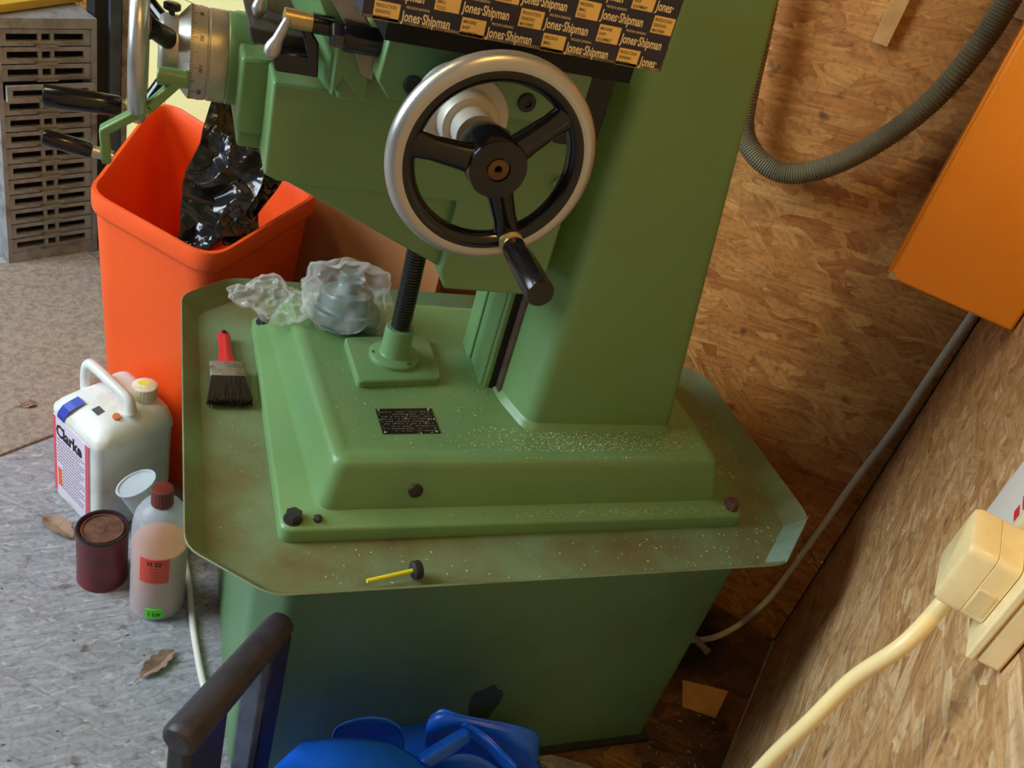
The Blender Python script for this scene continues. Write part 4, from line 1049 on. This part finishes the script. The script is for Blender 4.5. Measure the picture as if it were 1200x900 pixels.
# ================================================================== LEFT BACKGROUND
DC = thing('drawer_cabinet', 'tall grey steel cabinet with narrow slotted drawers at the far left', 'cabinet')
cL, cR = atZ(10, 310, 0), atZ(113, 293, 0); cu = (cR-cL).normalized(); cn = Vector((cu.y, -cu.x, 0))
if cn.y > 0: cn = -cn
CW = (cR-cL).length; CH_ = up_at(8, 22, cL)
def cp_(u, n_, z): return cL+cu*u+cn*n_+Vector((0, 0, z))
def cbox(bm, u0, u1, n0, n1, z0, z1): loft(bm, [[cp_(u0, n0, z0), cp_(u1, n0, z0), cp_(u1, n1, z0), cp_(u0, n1, z0)], [cp_(u0, n0, z1), cp_(u1, n0, z1), cp_(u1, n1, z1), cp_(u0, n1, z1)]])
bm = BM(); cbox(bm, 0, .010, -.30, .004, 0, CH_); cbox(bm, CW-.012, CW, -.30, .004, 0, CH_); cbox(bm, .010, CW-.012, -.30, .004, CH_-.022, CH_); cbox(bm, .010, CW-.012, -.30, .004, 0, .030); cbox(bm, .010, CW-.012, -.30, -.29, .03, CH_-.022); obj('cabinet_body', bm, grey_steel, DC)
bm = BM(); cbox(bm, .010, CW-.012, -.05, -.045, .03, CH_-.022); obj('dark_inside', bm, dark, DC)
ND = 14; dh = (CH_-.052)/ND; DW = CW-.022-.002; D0 = .011
def drawer_front():
    bm = BM(); h = dh-.003; zs, ze = h*.32, h*.74
    def bb_(u0, u1, z0, z1, n0=-.008, n1=0): cbox(bm, D0+u0, D0+u1, n0, n1, .030+z0, .030+z1)
    bb_(0, DW, 0, zs); bb_(0, DW, ze, h)
    for u0, u1 in ((0, .06), (.40, .44), (.54, .58), (.92, 1)): bb_(DW*u0, DW*u1, zs, ze)
    return bm
dproto = obj('drawer', drawer_front(), grey_steel, DC, smooth=False)
bm = BM(); cbox(bm, D0+DW*.36, D0+DW*.60, -.001, .010, .030+.001, .030+.0035); cbox(bm, D0+DW*.36, D0+DW*.60, -.001, .001, .030+.001, .030+dh*.3); pull = obj('drawer_pull', bm, steel, dproto)
lips = []
zz0, zz1 = .030+(dh-.003)*.32, .030+(dh-.003)*.74
for u0, u1 in ((.07, .39), (.59, .91)):
    bm = BM(); cbox(bm, D0+DW*u0, D0+DW*u1, -.0005, .0012, zz0-.0022, zz0); lips.append(obj('slot_lip', bm, steel, dproto))
for k in range(1, ND):
    a = dproto.copy(); COL.objects.link(a); a.parent = DC
    off = Vector((0, 0, k*dh)); 
    if k == ND-4: off += cn*.022
    a.location = off
    for ch in [pull]+lips:
        b_ = ch.copy(); COL.objects.link(b_); b_.parent = a
bm = BM()
lathe(bm, [(.004, 0), (.003, .003)], cp_(CW*.45, .003, .014), cn, 12); obj('screw_head', bm, brass, DC)
base_at(DC, cp_(CW/2, -.15, 0))
# yellow wooden batten and brown block on top
bm = BM(); a_, b_ = atZ(-60, 24, CH_+.002), atZ(98, 2, CH_+.002)
dd_ = (b_-a_).normalized(); nn_ = Vector((-dd_.y, dd_.x, 0))
extr(bm, [a_, b_, b_+nn_*.06, a_+nn_*.06], (0, 0, .018)); tag(obj('yellow_batten', bm, worn('yellow_wood', srgb(212, 176, 60), srgb(190, 150, 44), .5, 10, .1), bevel=.002), 'yellow painted wooden batten lying across the top of the drawer cabinet', 'batten')
bm = BM(); c_ = cp_(CW-.055, -.16, CH_+.0005); extr(bm, [c_, c_+cu*.05, c_+cu*.05-cn*.04, c_-cn*.04], (0, 0, .12)); wbk = obj('wood_block', bm, wood_pale, bevel=.001); tag(wbk, 'brown wooden block with a dark hole standing at the right end of the cabinet top', 'block')
bm = BM(); lathe(bm, [(.006, 0), (.006, .0008)], c_+cu*.016+cn*.0002+Vector((0, 0, .03)), cn, 16); obj('block_hole', bm, dark, wbk)
# dark steel uprights right of the drawers
def gpost(name, label, cat, xa, xb, m, off, dep, h=1.25):
    a, b = atZ(xa, 288, 0), atZ(xb, 288, 0)
    a = a-cn*off; a0, b0 = a, None
    k = (Vector((0, 0, 0))-a).normalized()
    wdt = (atZ(xb, 288, 0)-atZ(xa, 288, 0)).length
    bm = BM(); extr(bm, [a, a+cu*wdt, a+cu*wdt-cn*dep, a-cn*dep], (0, 0, h)); return tag(obj(name, bm, m, bevel=.002), label, cat)
def upr(name, label, px0, px1, py, zref, base, m, dep, h):
    """upright whose front stands on the cabinet's front line carried on"""
    P0 = on_plane(px0, py, base, cn); P1 = on_plane(px1, py, base, cn)
    bm = BM(); extr(bm, [Vector((*P0.xy, 0)), Vector((*P1.xy, 0)), Vector((*(P1-cn*dep).xy, 0)), Vector((*(P0-cn*dep).xy, 0))], (0, 0, h)); return tag(obj(name, bm, m, bevel=.001), label, 'post')
upr('steel_upright', 'black steel upright standing directly right of the drawer cabinet', 111, 127, 60, 0, cp_(0, -.02, 0), mat('black_upright', (.014, .015, .019), .5), .04, 1.3)
upr('steel_upright', 'blue grey steel upright between the black post and the side handwheel', 129, 142, 60, 0, cp_(0, -.01, 0), slate, .05, 1.3)
upr('wooden_upright', 'narrow pale wooden upright right of the blue grey steel post', 143, 152, 60, 0, cp_(0, -.02, 0), worn('dusty_wood', srgb(176, 168, 146), srgb(120, 106, 88), .7, 30, .1), .04, 1.3)
# cream cupboard
CC = thing('cream_cupboard', 'pale yellow cream cupboard with flat doors against the back behind the bin', 'cupboard')
off = .12
def bp_(px, py): return on_back(px, py, off)
pl_, pr2 = bp_(150, 60), bp_(318, 60)
nl, nr_ = (pl_-A0).dot(NN), (pr2-A0).dot(NN)
zs_ = bp_(245, 13).z; nseam = (bp_(194, 100)-A0).dot(NN)
bm = BM(); extr(bm, [W(off-.018, nl, 0), W(off-.018, nr_, 0), W(.01, nr_, 0), W(.01, nl, 0)], (0, 0, 1.15)); obj('cupboard_carcass', bm, cream, CC)
def door(name, n0, n1, z0, z1):
    bm = BM(); extr(bm, [W(off-.0175, n0, z0), W(off, n0, z0), W(off, n1, z0), W(off-.0175, n1, z0)], (0, 0, z1-z0)); obj(name, bm, cream, CC, bevel=.001)
door('door', nl, nseam+.001, .02, zs_-.001); door('door', nseam-.001, nr_, .02, zs_-.001); door('drawer', nl, nr_, zs_+.001, 1.15)
base_at(CC, W(off/2, (nl+nr_)/2, 0))
# chipboard panel in front of the back wall
off2 = .16
pa_, pb_ = on_back(250, 330, off2), on_back(512, 335, off2)
na_, nb_ = (pa_-A0).dot(NN), (pb_-A0).dot(NN)
bm = BM(); extr(bm, [W(off2, na_, 0), W(off2, nb_, 0), W(off2-.018, nb_, 0), W(off2-.018, na_, 0)], (0, 0, .62)); tag(obj('chipboard_panel', bm, tan_board, bevel=.001), 'smooth tan chipboard panel standing behind the orange bin and elevating screw', 'panel')
